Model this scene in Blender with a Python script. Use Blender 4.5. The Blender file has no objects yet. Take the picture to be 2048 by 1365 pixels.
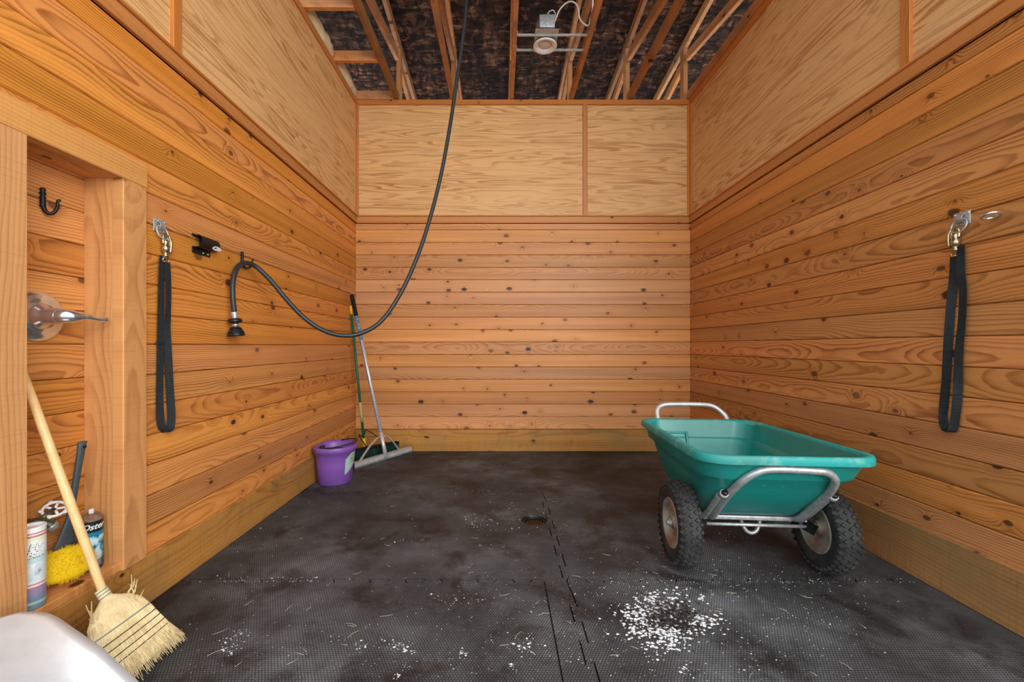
import bpy, bmesh, math, random
from mathutils import Vector, Matrix, noise as mnoise

random.seed(7)
SC = bpy.context.scene
COL = SC.collection
R = math.radians

# ------------------------------------------------------------------ camera, sky, lamps, exposure
CAMZ = 1.10
FPX = 856.0            # focal length in pixels of the 2048-wide frame
CU, CV = 1001.0, 692.0   # where the view axis meets the picture
cam_d = bpy.data.cameras.new('camera')
cam_d.sensor_width = 36.0
cam_d.lens = 36.0 * FPX / 2048.0
cam_d.shift_x = (1024.0 - CU) / 2048.0
cam_d.shift_y = (CV - 682.5) / 2048.0
cam_d.clip_start = 0.05
cam = bpy.data.objects.new('camera', cam_d)
COL.objects.link(cam)
cam.location = (0, 0, CAMZ)
cam.rotation_euler = (R(90), 0, 0)
SC.camera = cam

world = bpy.data.worlds.new('sky')
SC.world = world
world.use_nodes = True
_bg = world.node_tree.nodes['Background']
_bg.inputs['Color'].default_value = (0.90, 0.95, 1.0, 1)
_bg.inputs['Strength'].default_value = 1.5


def area_light(name, loc, target, sx, sy, power, col):
    d = bpy.data.lights.new(name, 'AREA')
    d.shape = 'RECTANGLE'
    d.size, d.size_y = sx, sy
    d.energy = power
    d.color = col
    o = bpy.data.objects.new(name, d)
    COL.objects.link(o)
    o.location = loc
    o.rotation_euler = (Vector(target) - Vector(loc)).to_track_quat('-Z', 'Y').to_euler()
    return o


# daylight of the open barn doorway behind the camera, mostly from its right
area_light('doorway_daylight', (2.4, -2.4, 2.5), (-0.2, 3.2, 1.2), 3.0, 2.6, 190, (1.0, 0.97, 0.93))

SC.view_settings.view_transform = 'Standard'
SC.view_settings.look = 'None'
SC.view_settings.gamma = 1.0
SC.view_settings.use_curve_mapping = False
SC.view_settings.exposure = 0.32
SC.cycles.use_denoising = True
SC.cycles.max_bounces = 8
SC.cycles.diffuse_bounces = 5

# ------------------------------------------------------------------ room measures (metres)
XL, XR, YB = -1.509, 1.978, 4.468
SX = YB / FPX
ZTOP = CAMZ + (CV - 201) * SX
ZPLY = CAMZ + (CV - 432) * SX
ZPL0 = CAMZ - (859 - CV) * SX
PITCH = 24.95 * SX


def P(u, v, y):
    return Vector(((u - CU) / FPX * y, y, CAMZ - (v - CV) / FPX * y))


def PX(u, v, x):
    y = x * FPX / (u - CU)
    return Vector((x, y, CAMZ - (v - CV) / FPX * y))


def PZ(u, v, z=0.0):
    y = (CAMZ - z) * FPX / (v - CV)
    return Vector(((u - CU) / FPX * y, y, z))


def s2l(c):
    c = c / 255.0
    return c / 12.92 if c <= 0.04045 else ((c + 0.055) / 1.055) ** 2.4


def rgb(r, g, b):
    return (s2l(r), s2l(g), s2l(b), 1.0)


# ------------------------------------------------------------------ mesh helpers
def wm(o):
    m = o.matrix_basis.copy()
    while o.parent:
        o = o.parent
        m = o.matrix_basis @ m
    return m


class MB:
    """collects vertices and faces; build() links them as one mesh object"""

    def __init__(self):
        self.v, self.f, self.s = [], [], []

    def add(self, vs, fs, smooth=False):
        n = len(self.v)
        self.v += [Vector(p) for p in vs]
        for f in fs:
            self.f.append(tuple(i + n for i in f))
            self.s.append(smooth)
        return self

    def box(self, c, size, rot=None):
        x, y, z = size[0] / 2, size[1] / 2, size[2] / 2
        vs = [Vector((sx * x, sy * y, sz * z)) for sz in (-1, 1) for sy in (-1, 1) for sx in (-1, 1)]
        if rot is not None:
            vs = [rot @ p for p in vs]
        c = Vector(c)
        return self.add([p + c for p in vs], [(0, 2, 3, 1), (4, 5, 7, 6), (0, 1, 5, 4), (2, 6, 7, 3), (0, 4, 6, 2), (1, 3, 7, 5)])

    def rbox(self, c, size, ch, rot=None):
        """box with chamfered edges (all twelve)"""
        bm = bmesh.new()
        bmesh.ops.create_cube(bm, size=1.0)
        bmesh.ops.scale(bm, vec=size, verts=bm.verts)
        bmesh.ops.bevel(bm, geom=list(bm.edges), offset=ch, segments=2, affect='EDGES', profile=0.6)
        if rot is not None:
            bmesh.ops.transform(bm, matrix=rot.to_4x4(), verts=bm.verts)
        bm.verts.index_update()
        c = Vector(c)
        self.add([v.co + c for v in bm.verts], [tuple(v.index for v in f.verts) for f in bm.faces], True)
        bm.free()
        return self

    def ring(self, c, ax, e1, r, n):
        e2 = ax.cross(e1)
        return [c + (e1 * math.cos(2 * math.pi * i / n) + e2 * math.sin(2 * math.pi * i / n)) * r for i in range(n)]

    def loft(self, rings, cap0=True, cap1=True, smooth=True, closed=False):
        n = len(rings[0])
        base = len(self.v)
        for r in rings:
            self.v += [Vector(p) for p in r]
        m = len(rings)
        for j in range(m if closed else m - 1):
            k = (j + 1) % m
            for i in range(n):
                i2 = (i + 1) % n
                self.f.append((base + j * n + i, base + j * n + i2, base + k * n + i2, base + k * n + i))
                self.s.append(smooth)
        if not closed:
            if cap0:
                self.f.append(tuple(base + i for i in reversed(range(n))))
                self.s.append(False)
            if cap1:
                self.f.append(tuple(base + (m - 1) * n + i for i in range(n)))
                self.s.append(False)
        return self

    def tube(self, pts, r, n=10, closed=False, cap=True):
        pts = [Vector(p) for p in pts]
        rs = r if isinstance(r, (list, tuple)) else [r] * len(pts)
        m = len(pts)
        tans = []
        for i in range(m):
            if closed:
                t = pts[(i + 1) % m] - pts[i - 1]
            else:
                t = pts[min(i + 1, m - 1)] - pts[max(i - 1, 0)]
            tans.append(t.normalized())
        e = tans[0].orthogonal().normalized()
        rings = []
        for i in range(m):
            t = tans[i]
            e = (e - t * e.dot(t))
            e = e.normalized() if e.length > 1e-6 else t.orthogonal().normalized()
            rings.append(self.ring(pts[i], t, e, rs[i], n))
        return self.loft(rings, cap, cap, True, closed)

    def lathe(self, prof, c, axis, n=24, cap=False):
        """prof = list of (radius, height along axis)"""
        axis = Vector(axis).normalized()
        e = axis.orthogonal().normalized()
        c = Vector(c)
        rings = [self.ring(c + axis * h, axis, e, max(r, 1e-4), n) for r, h in prof]
        return self.loft(rings, cap, cap, True)

    def torus(self, c, axis, R_, r, n=24, m=8):
        axis = Vector(axis).normalized()
        e = axis.orthogonal().normalized()
        pts = self.ring(Vector(c), axis, e, R_, n)
        return self.tube(pts, r, m, closed=True)

    def ribbon(self, pts, wids, w, t):
        """flat strap: pts path, wids width directions"""
        rings = []
        m = len(pts)
        for i in range(m):
            p = Vector(pts[i])
            tan = (Vector(pts[min(i + 1, m - 1)]) - Vector(pts[max(i - 1, 0)])).normalized()
            wd = Vector(wids[i])
            wd = (wd - tan * wd.dot(tan)).normalized()
            nn = tan.cross(wd)
            rings.append([p + wd * w / 2 + nn * t / 2, p - wd * w / 2 + nn * t / 2, p - wd * w / 2 - nn * t / 2, p + wd * w / 2 - nn * t / 2])
        return self.loft(rings, True, True, False)

    def build(self, name, mat, parent=None, world=True):
        me = bpy.data.meshes.new(name)
        vs = self.v
        if parent is not None and world:
            inv = wm(parent).inverted()
            vs = [inv @ p for p in vs]
        me.from_pydata([tuple(p) for p in vs], [], self.f)
        me.polygons.foreach_set('use_smooth', self.s)
        bm = bmesh.new()
        bm.from_mesh(me)
        bmesh.ops.recalc_face_normals(bm, faces=bm.faces)
        bm.to_mesh(me)
        bm.free()
        if isinstance(mat, (list, tuple)):
            for q in mat:
                me.materials.append(q)
        else:
            me.materials.append(mat)
        o = bpy.data.objects.new(name, me)
        COL.objects.link(o)
        if parent is not None:
            o.parent = parent
        me.update()
        return o


def tag(o, label=None, cat=None, group=None, kind=None):
    if label:
        o['label'] = label
    if cat:
        o['category'] = cat
    if group:
        o['group'] = group
    if kind:
        o['kind'] = kind
    return o


def thing(name, label, cat, loc=(0, 0, 0), rotz=0.0, group=None):
    o = bpy.data.objects.new(name, None)
    o.empty_display_size = 0.1
    COL.objects.link(o)
    o.location = loc
    o.rotation_euler = (0, 0, rotz)
    return tag(o, label, cat, group)


def bez(pts, n=8):
    """Catmull-Rom through points"""
    pts = [Vector(p) for p in pts]
    out = []
    for i in range(len(pts) - 1):
        p0 = pts[max(i - 1, 0)]
        p1, p2 = pts[i], pts[i + 1]
        p3 = pts[min(i + 2, len(pts) - 1)]
        for k in range(n):
            t = k / n
            out.append(0.5 * ((2 * p1) + (p2 - p0) * t + (2 * p0 - 5 * p1 + 4 * p2 - p3) * t * t + (3 * p1 - p0 - 3 * p2 + p3) * t ** 3))
    out.append(pts[-1])
    return out


_board_cache = {}


def board(name, mat, parent, o, ex, ez, L, h, t, ch=0.003, kind=None):
    """one plank: local x along its length, z across its width, y out of its back; grain follows local x"""
    key = (round(L, 4), round(h, 4), round(t, 4), ch, mat.name)
    if key in _board_cache:
        me = _board_cache[key]
    else:
        c = ch
        prof = [(0, 0), (t - c, 0), (t, c), (t, h - c), (t - c, h), (0, h)]  # (y, z)
        vs = [(0, y, z) for y, z in prof] + [(L, y, z) for y, z in prof]
        fs = [tuple(range(6)), tuple(reversed(range(6, 12)))] + [(i, i + 6, (i + 1) % 6 + 6, (i + 1) % 6) for i in range(6)]
        me = bpy.data.meshes.new(name)
        me.from_pydata(vs, [], fs)
        bm = bmesh.new()
        bm.from_mesh(me)
        bmesh.ops.recalc_face_normals(bm, faces=bm.faces)
        bm.to_mesh(me)
        bm.free()
        me.materials.append(mat)
        _board_cache[key] = me
    ob = bpy.data.objects.new(name, me)
    COL.objects.link(ob)
    ex, ez = Vector(ex).normalized(), Vector(ez).normalized()
    ey = ez.cross(ex)
    M = Matrix((ex, ey, ez)).transposed().to_4x4()
    M.translation = Vector(o)
    if parent is not None:
        ob.parent = parent
        M = wm(parent).inverted() @ M
    ob.matrix_basis = M
    if kind:
        ob['kind'] = kind
    return ob


# ------------------------------------------------------------------ materials
class NT:
    def __init__(self, name):
        self.m = bpy.data.materials.new(name)
        self.m.use_nodes = True
        self.t = self.m.node_tree
        self.b = self.t.nodes['Principled BSDF']

    def n(self, typ, **kw):
        nd = self.t.nodes.new(typ)
        for k, v in kw.items():
            setattr(nd, k, v)
        return nd

    def link(self, a, b):
        self.t.links.new(a, b)

    def setin(self, sock, v):
        if isinstance(v, bpy.types.NodeSocket):
            self.link(v, sock)
        else:
            sock.default_value = v

    def math(self, op, a, b=0.0, c=0.0, clamp=False):
        nd = self.n('ShaderNodeMath', operation=op, use_clamp=clamp)
        self.setin(nd.inputs[0], a)
        self.setin(nd.inputs[1], b)
        self.setin(nd.inputs[2], c)
        return nd.outputs[0]

    def vmath(self, op, a, b):
        nd = self.n('ShaderNodeVectorMath', operation=op)
        self.setin(nd.inputs[0], a)
        self.setin(nd.inputs[1], b)
        return nd.outputs[0]

    def comb(self, x, y, z):
        nd = self.n('ShaderNodeCombineXYZ')
        for i, q in enumerate((x, y, z)):
            self.setin(nd.inputs[i], q)
        return nd.outputs[0]

    def noise(self, vec, scale=1.0, detail=2.0, rough=0.5, dist=0.0, col=False):
        nd = self.n('ShaderNodeTexNoise')
        self.link(vec, nd.inputs['Vector'])
        nd.inputs['Scale'].default_value = scale
        nd.inputs['Detail'].default_value = detail
        nd.inputs['Roughness'].default_value = rough
        nd.inputs['Distortion'].default_value = dist
        return nd.outputs['Color'] if col else nd.outputs['Fac']

    def voro(self, vec, scale=1.0, dim='3D', feature='F1', rnd=1.0):
        nd = self.n('ShaderNodeTexVoronoi', voronoi_dimensions=dim, feature=feature)
        self.link(vec, nd.inputs['Vector'])
        nd.inputs['Scale'].default_value = scale
        nd.inputs['Randomness'].default_value = rnd
        return nd

    def ramp(self, fac, stops):
        nd = self.n('ShaderNodeValToRGB')
        cr = nd.color_ramp
        while len(cr.elements) < len(stops):
            cr.elements.new(0.5)
        for e, (p, c) in zip(cr.elements, stops):
            e.position = p
            e.color = c if len(c) == 4 else (*c, 1)
        self.setin(nd.inputs[0], fac)
        return nd.outputs[0]

    def map(self, v, a, b, c, d):
        nd = self.n('ShaderNodeMapRange')
        self.setin(nd.inputs[0], v)
        for i, q in enumerate((a, b, c, d)):
            self.setin(nd.inputs[i + 1], q)
        return nd.outputs[0]

    def mix(self, f, a, b, mode='MIX'):
        nd = self.n('ShaderNodeMix', data_type='RGBA', blend_type=mode)
        self.setin(nd.inputs[0], f)
        self.setin(nd.inputs[6], a)
        self.setin(nd.inputs[7], b)
        return nd.outputs[2]

    def bump(self, h, strength=0.3, dist=0.01):
        nd = self.n('ShaderNodeBump')
        nd.inputs['Strength'].default_value = strength
        nd.inputs['Distance'].default_value = dist
        self.link(h, nd.inputs['Height'])
        self.link(nd.outputs[0], self.b.inputs['Normal'])

    def coords(self, kind='Object'):
        nd = self.n('ShaderNodeTexCoord')
        return nd.outputs[kind]

    def sep(self, v):
        nd = self.n('ShaderNodeSeparateXYZ')
        self.link(v, nd.inputs[0])
        return nd.outputs

    def fin(self, col, rough=0.5, spec=0.4, metal=0.0):
        self.setin(self.b.inputs['Base Color'], col)
        self.setin(self.b.inputs['Roughness'], rough)
        self.b.inputs['Specular IOR Level'].default_value = spec
        self.b.inputs['Metallic'].default_value = metal
        return self.m


def wood(name, light, dark, knotcol=(0.055, 0.022, 0.010, 1), ring=0.0085, knots=0.26, tone=0.16, rough=0.42, contrast=0.75, streak=0.25, saw=0.0, dirt=None, spec=0.35, greyvar=None):
    T = NT(name)
    co = T.coords()
    oi = T.n('ShaderNodeObjectInfo')
    rnd = oi.outputs['Random']
    x, y, z = T.sep(co)
    r2 = T.math('FRACT', T.math('MULTIPLY', rnd, 17.31))
    r3 = T.math('FRACT', T.math('MULTIPLY', rnd, 53.77))
    xo = T.math('ADD', x, T.math('MULTIPLY', rnd, 61.0))
    zo = T.math('ADD', z, T.math('MULTIPLY', r2, 13.0))
    # knots
    kv = T.comb(T.math('MULTIPLY', xo, 4.4), T.math('MULTIPLY', zo, 6.8), 0.0)
    vn = T.voro(kv, 1.0, '2D')
    kd = vn.outputs['Distance']
    kr, kg, kb = T.sep(vn.outputs['Color'])
    on = T.math('GREATER_THAN', kr, 1.0 - knots)
    krad = T.map(T.math('POWER', kg, 1.5), 0, 1, 0.035, 0.155)
    wob = T.noise(T.comb(T.math('MULTIPLY', xo, 60), T.math('MULTIPLY', zo, 60), 0.0), 1.0, 2)
    kdw = T.math('MULTIPLY', kd, T.map(wob, 0, 1, 0.7, 1.3))
    kn = T.math('MULTIPLY', T.map(T.math('DIVIDE', kdw, krad), 0.72, 1.0, 1.0, 0.0), on)
    halo = T.math('MULTIPLY', T.math('POWER', 2.718, T.math('MULTIPLY', T.math('MULTIPLY', kd, kd), -28.0)), on)
    # growth rings of a flat-sawn board
    zc = T.map(r3, 0, 1, -0.10, 0.22)
    zz = T.math('SUBTRACT', z, zc)
    low = T.noise(T.comb(T.math('MULTIPLY', xo, 0.55), T.math('MULTIPLY', r2, 40.0), 0.0), 1.0, 2.5, 0.55)
    wav = T.noise(T.comb(T.math('MULTIPLY', xo, 3.0), T.math('MULTIPLY', zo, 9.0), 0.0), 1.0, 3, 0.6)
    d = T.math('ADD', T.math('MULTIPLY', low, 0.26), T.math('MULTIPLY', halo, 0.03))
    rr = T.math('SQRT', T.math('ADD', T.math('MULTIPLY', zz, zz), T.math('MULTIPLY', d, d)))
    rr = T.math('ADD', rr, T.math('MULTIPLY', wav, 0.014))
    ph = T.math('FRACT', T.math('DIVIDE', rr, ring))
    late = T.ramp(ph, [(0.0, (0.05,) * 3), (0.45, (0.15,) * 3), (0.80, (0.95,) * 3), (0.9, (1,) * 3), (1.0, (0.0,) * 3)])
    sv = T.comb(T.math('MULTIPLY', xo, 4.0), 0.0, T.math('MULTIPLY', zo, 260.0))
    st = T.noise(sv, 1.0, 2)
    band = T.noise(T.comb(T.math('MULTIPLY', xo, 0.5), 0.0, T.math('MULTIPLY', zo, 16.0)), 1.0, 2)
    amt = T.math('MULTIPLY', T.math('MULTIPLY', late, contrast), T.map(band, 0.32, 0.68, 0.25, 1.0))
    amt = T.math('ADD', amt, T.math('MULTIPLY', T.math('SUBTRACT', st, 0.5), streak), clamp=True)
    amt = T.math('ADD', amt, T.math('MULTIPLY', halo, 0.25), clamp=True)
    col = T.mix(amt, light, dark)
    val = T.math('MULTIPLY', T.map(r2, 0, 1, 1.0 - tone, 1.0 + tone * 0.45), T.map(band, 0.25, 0.75, 1.10, 0.86))
    hs = T.n('ShaderNodeHueSaturation')
    T.link(col, hs.inputs['Color'])
    T.link(val, hs.inputs['Value'])
    T.link(T.map(r3, 0, 1, 0.95, 1.04), hs.inputs['Saturation'])
    T.link(T.map(T.math('FRACT', T.math('MULTIPLY', rnd, 91.7)), 0, 1, 0.497, 0.503), hs.inputs['Hue'])
    col = hs.outputs[0]
    if saw:
        sw = T.noise(T.comb(T.math('MULTIPLY', xo, 130.0), 0.0, T.math('MULTIPLY', zo, 5.0)), 1.0, 2)
        col = T.mix(T.math('MULTIPLY', T.map(sw, 0.52, 0.68, 0, 1), saw), col, T.mix(0.5, dark, (0.05, 0.03, 0.015, 1)))
    if dirt:
        dn = T.noise(co, 2.2, 4, 0.6)
        col = T.mix(T.map(dn, 0.45, 0.75, 0.0, 0.75), col, dirt)
        dn2 = T.noise(T.vmath('ADD', co, (3.1, 7.7, 1.3)), 3.5, 4, 0.65)
        col = T.mix(T.map(dn2, 0.55, 0.8, 0.0, 0.55), col, (0.05, 0.035, 0.02, 1))
    col = T.mix(T.math('MULTIPLY', kn, T.map(kb, 0, 1, 0.6, 1.0)), col, knotcol)
    T.bump(T.math('SUBTRACT', T.math('MULTIPLY', st, 0.35), T.math('MULTIPLY', late, 0.35)), 0.12, 0.002)
    return T.fin(col, T.map(st, 0, 1, rough - 0.06, rough + 0.1), spec)


def plywood(name, light, dark):
    T = NT(name)
    co = T.coords()
    oi = T.n('ShaderNodeObjectInfo')
    rnd = oi.outputs['Random']
    x, y, z = T.sep(co)
    xo = T.math('ADD', x, T.math('MULTIPLY', rnd, 31.0))
    zo = T.math('ADD', z, T.math('MULTIPLY', rnd, 17.0))
    v = T.comb(T.math('MULTIPLY', xo, 0.42), 0.0, T.math('MULTIPLY', zo, 5.6))
    f = T.noise(v, 1.0, 3.0, 0.5, 0.35)
    ph = T.math('FRACT', T.math('MULTIPLY', f, 17.0))
    late = T.ramp(ph, [(0.0, (0.0,) * 3), (0.5, (0.25,) * 3), (0.78, (1,) * 3), (0.92, (0.85,) * 3), (1.0, (0,) * 3)])
    wide = T.noise(T.comb(T.math('MULTIPLY', xo, 0.4), 0.0, T.math('MULTIPLY', zo, 7.0)), 1.0, 2)
    fine = T.noise(T.comb(T.math('MULTIPLY', xo, 8.0), 0.0, T.math('MULTIPLY', zo, 320.0)), 1.0, 2)
    check = T.noise(T.comb(T.math('MULTIPLY', xo, 240.0), 0.0, T.math('MULTIPLY', zo, 10.0)), 1.0, 2)
    amt = T.math('MULTIPLY', late, T.map(wide, 0.3, 0.7, 0.2, 0.85))
    amt = T.math('ADD', amt, T.math('MULTIPLY', T.math('SUBTRACT', fine, 0.5), 0.25), clamp=True)
    amt = T.math('ADD', amt, T.math('MULTIPLY', T.math('SUBTRACT', check, 0.5), 0.16), clamp=True)
    col = T.mix(amt, light, dark)
    pale = T.noise(T.comb(T.math('MULTIPLY', xo, 1.0), 3.0, T.math('MULTIPLY', zo, 3.0)), 1.0, 3, 0.6)
    col = T.mix(T.map(pale, 0.5, 0.8, 0.0, 0.5), col, rgb(226, 190, 138))
    return T.fin(col, 0.55, 0.25)


def plain(name, col, rough=0.5, metal=0.0, spec=0.4, var=0.0, scale=8.0, col2=None, bump=0.0, bscale=60.0):
    T = NT(name)
    c = col
    co = T.coords()
    if var or col2:
        nz = T.noise(co, scale, 5, 0.65)
        c2 = col2 if col2 else tuple(q * 0.5 for q in col[:3]) + (1,)
        c = T.mix(T.map(nz, 0.42, 0.68, 0.0, var if var else 1.0), col, c2)
    if bump:
        T.bump(T.noise(co, bscale, 3), bump, 0.004)
    return T.fin(c, rough, spec, metal)


M_PINE = wood('varnished_pine', rgb(222, 148, 74), rgb(142, 74, 28), knots=0.34, contrast=0.85, tone=0.2)
M_PINE_R = wood('varnished_pine_brown', rgb(212, 146, 84), rgb(136, 72, 30), knots=0.34, contrast=0.85, tone=0.22)
M_PINE_B = wood('varnished_pine_pale', rgb(222, 158, 98), rgb(160, 92, 46), contrast=0.72, knots=0.36, tone=0.24)
M_CASING = wood('rough_pine_casing', rgb(222, 160, 96), rgb(170, 108, 56), knots=0.10, ring=0.011, contrast=0.6, saw=0.12, tone=0.12, rough=0.5)
M_TRIM = wood('stained_trim', rgb(202, 130, 64), rgb(158, 90, 38), knots=0.12, contrast=0.4, tone=0.12, rough=0.4)
M_BASE = wood('treated_board', rgb(190, 136, 74), rgb(126, 82, 38), knots=0.16, ring=0.016, contrast=0.7, saw=0.22, dirt=rgb(148, 122, 78), rough=0.55)
M_TRUSS = wood('truss_lumber', rgb(206, 142, 88), rgb(150, 92, 52), knots=0.16, contrast=0.5, tone=0.4, rough=0.6, dirt=rgb(112, 100, 90), spec=0.2)
M_PLY = plywood('rotary_plywood', rgb(226, 180, 122), rgb(164, 104, 54))


def osb():
    T = NT('weathered_osb')
    co = T.coords()
    d = T.noise(co, 6.0, 3, 0.6, col=True)
    v = T.vmath('ADD', co, T.vmath('MULTIPLY', d, (0.12, 0.12, 0.0)))
    a = T.voro(T.vmath('MULTIPLY', v, (9.0, 34.0, 1.0)), 1.0)
    b = T.voro(T.vmath('MULTIPLY', T.vmath('ADD', v, (5.3, 2.1, 0)), (26.0, 14.0, 1.0)), 1.0)
    ar = T.sep(a.outputs['Color'])[0]
    br = T.sep(b.outputs['Color'])[1]
    big = T.noise(co, 1.6, 4, 0.6)
    f = T.math('ADD', T.math('MULTIPLY', ar, 0.55), T.math('MULTIPLY', br, 0.45))
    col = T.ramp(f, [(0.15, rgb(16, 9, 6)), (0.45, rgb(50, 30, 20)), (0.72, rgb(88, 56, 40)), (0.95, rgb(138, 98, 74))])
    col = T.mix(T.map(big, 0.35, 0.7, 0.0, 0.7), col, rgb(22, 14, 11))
    T.bump(f, 0.3, 0.003)
    return T.fin(col, 0.8, 0.15)


M_OSB = osb()


def mat_rubber():
    T = NT('rubber_mat')
    co = T.coords()
    x, y, z = T.sep(co)
    k = 2 * math.pi / 0.011
    row = T.math('FLOOR', T.math('DIVIDE', y, 0.0100))
    sx = T.math('SINE', T.math('MULTIPLY', T.math('ADD', x, T.math('MULTIPLY', row, 0.0055)), k))
    sy = T.math('SINE', T.math('MULTIPLY', y, math.pi / 0.0100))
    pat = T.math('MULTIPLY', T.math('ADD', sx, 1.0), T.math('ABSOLUTE', sy))
    nz = T.noise(co, 1.7, 5, 0.62)
    nz2 = T.noise(T.vmath('ADD', co, (11.0, 4.0, 2.0)), 3.4, 6, 0.68, 0.4)
    base = T.ramp(nz, [(0.32, rgb(54, 53, 54)), (0.50, rgb(86, 87, 89)), (0.70, rgb(126, 129, 133))])
    col = T.mix(T.map(nz2, 0.48, 0.64, 0.0, 0.88), base, rgb(38, 35, 34))
    col = T.mix(T.map(pat, 0.0, 0.8, 0.8, 0.0), col, rgb(20, 19, 19))
    dust = T.noise(co, 160.0, 2)
    col = T.mix(T.map(dust, 0.66, 0.75, 0.0, 0.5), col, rgb(170, 165, 158))
    T.bump(pat, 0.35, 0.002)
    rough = T.map(nz2, 0.45, 0.7, 0.72, 0.5)
    return T.fin(col, rough, 0.35)


M_MAT = mat_rubber()
M_CONC = plain('concrete', rgb(120, 114, 106), 0.85, var=0.5, scale=3.0, spec=0.2)
M_DARKGAP = plain('dark_backing', rgb(52, 32, 20), 0.9, spec=0.1, var=0.4)
# ------------------------------------------------------------------ the setting
X, Y, Z = Vector((1, 0, 0)), Vector((0, 1, 0)), Vector((0, 0, 1))
NX0, NX1 = 1.347, 1.69          # niche opening along the left wall (y)
NXB = -1.645                    # niche back plane (x)
NZ0, NZ1 = 0.245, 1.762         # niche sill top and head
LY0, RY0 = 0.95, 1.05           # near ends of the left and right walls

floor = MB().box((0.2, -0.5, -0.075), (9.0, 11.2, 0.11)).build('floor', M_CONC)
tag(floor, kind='structure')


def seam(p, q, depth=0.027, pitch=0.168, phase=0.0):
    """interlocking edge from p to q (2-D points): dovetail teeth to either side"""
    p, q = Vector(p), Vector(q)
    L = (q - p).length
    t = (q - p) / L
    nrm = Vector((-t.y, t.x))
    pts = [p]
    s = phase
    up = 1
    while s + pitch / 2 < L - 0.02:
        a, b = s, s + pitch / 2
        if a > 0.02:
            pts.append(p + t * (a + 0.010) + nrm * depth * 0.5 * -up)
            pts.append(p + t * (a - 0.004) + nrm * depth * 0.5 * up)
        up = -up
        s += pitch / 2
    pts.append(q)
    return pts


def poly_mesh(name, outline, hole, thick, mat, parent, inset=0.0030):
    c = sum((Vector(p) for p in outline), Vector((0, 0))) / len(outline)
    bm = bmesh.new()

    def loop(pts, z):
        vs = [bm.verts.new((p[0], p[1], z)) for p in pts]
        return vs, [bm.edges.new((vs[i], vs[(i + 1) % len(vs)])) for i in range(len(vs))]
    # pull the outline in a little so that a joint stays open
    n = len(outline)
    ins = []
    area = sum(outline[i][0] * outline[(i + 1) % n][1] - outline[(i + 1) % n][0] * outline[i][1] for i in range(n))
    sg = 1 if area > 0 else -1
    for i in range(n):
        a, b, d = Vector(outline[i - 1]), Vector(outline[i]), Vector(outline[(i + 1) % n])
        e1, e2 = (b - a).normalized(), (d - b).normalized()
        n1, n2 = Vector((-e1.y, e1.x)) * sg, Vector((-e2.y, e2.x)) * sg
        m = (n1 + n2)
        m = m.normalized() if m.length > 1e-6 else n1
        ins.append(b + m * inset / max(0.4, m.dot(n1)))
    v1, e1 = loop(ins, 0.0)
    es = list(e1)
    loops = [v1]
    if hole:
        v2, e2 = loop(hole, 0.0)
        es += e2
        loops.append(v2)
    bmesh.ops.triangle_fill(bm, use_beauty=True, edges=es, normal=(0, 0, 1))
    for f in bm.faces:
        if f.normal.z < 0:
            f.normal_flip()
    for vs in loops:
        low = [bm.verts.new((v.co.x, v.co.y, -thick)) for v in vs]
        for i in range(len(vs)):
            j = (i + 1) % len(vs)
            bm.faces.new((vs[i], vs[j], low[j], low[i]))
    bmesh.ops.recalc_face_normals(bm, faces=bm.faces)
    me = bpy.data.meshes.new(name)
    bm.to_mesh(me)
    bm.free()
    me.materials.append(mat)
    o = bpy.data.objects.new(name, me)
    COL.objects.link(o)
    o.parent = parent
    return o


MX, MY = [XL + 0.004, 0.31, XR - 0.004], [-0.45, 0.79, 2.003, 3.214, YB - 0.004]
DRAIN = PZ(1068, 1041)
hole = [(DRAIN.x + 0.079 * math.cos(a * math.pi / 16), DRAIN.y + 0.079 * math.sin(a * math.pi / 16)) for a in range(32)]
hseam = {}
for j, yy in enumerate(MY[1:-1]):
    hseam[j + 1] = [seam((MX[0], yy), (MX[1], yy), phase=0.05), seam((MX[1], yy), (MX[2], yy), phase=0.09)]
for j in range(4):
    y0, y1 = MY[j], MY[j + 1]
    vs = seam((MX[1], y0), (MX[1], y1), depth=0.03, pitch=0.22, phase=0.03)
    for i in range(2):
        bot = hseam[j][i] if j > 0 else [Vector((MX[i], y0)), Vector((MX[i + 1], y0))]
        top = hseam[j + 1][i] if j < 3 else [Vector((MX[i], y1)), Vector((MX[i + 1], y1))]
        if i == 0:
            if j == 1:   # a filler strip lies beside this mat
                xe = 0.204
                cutb = [p for p in bot if p.x < xe - 0.02] + [Vector((xe, y0))]
                cutt = [p for p in top if p.x < xe - 0.02] + [Vector((xe, y1))]
                out = cutb + list(reversed(cutt))
                strip = [Vector((xe, y0))] + vs + [Vector((xe, y1))]
                poly_mesh('rubber_mat', [tuple(p) for p in strip], None, 0.018, M_MAT, floor, 0.0035)
            else:
                out = bot + vs[1:-1] + list(reversed(top))
        else:
            out = bot + list(reversed(top)) + list(reversed(vs[1:-1]))
        h = hole if (i == 0 and j == 2) else None
        poly_mesh('rubber_mat', [tuple(p) for p in out], h, 0.018, M_MAT, floor, 0.0008 if j == 3 else 0.0030)

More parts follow.
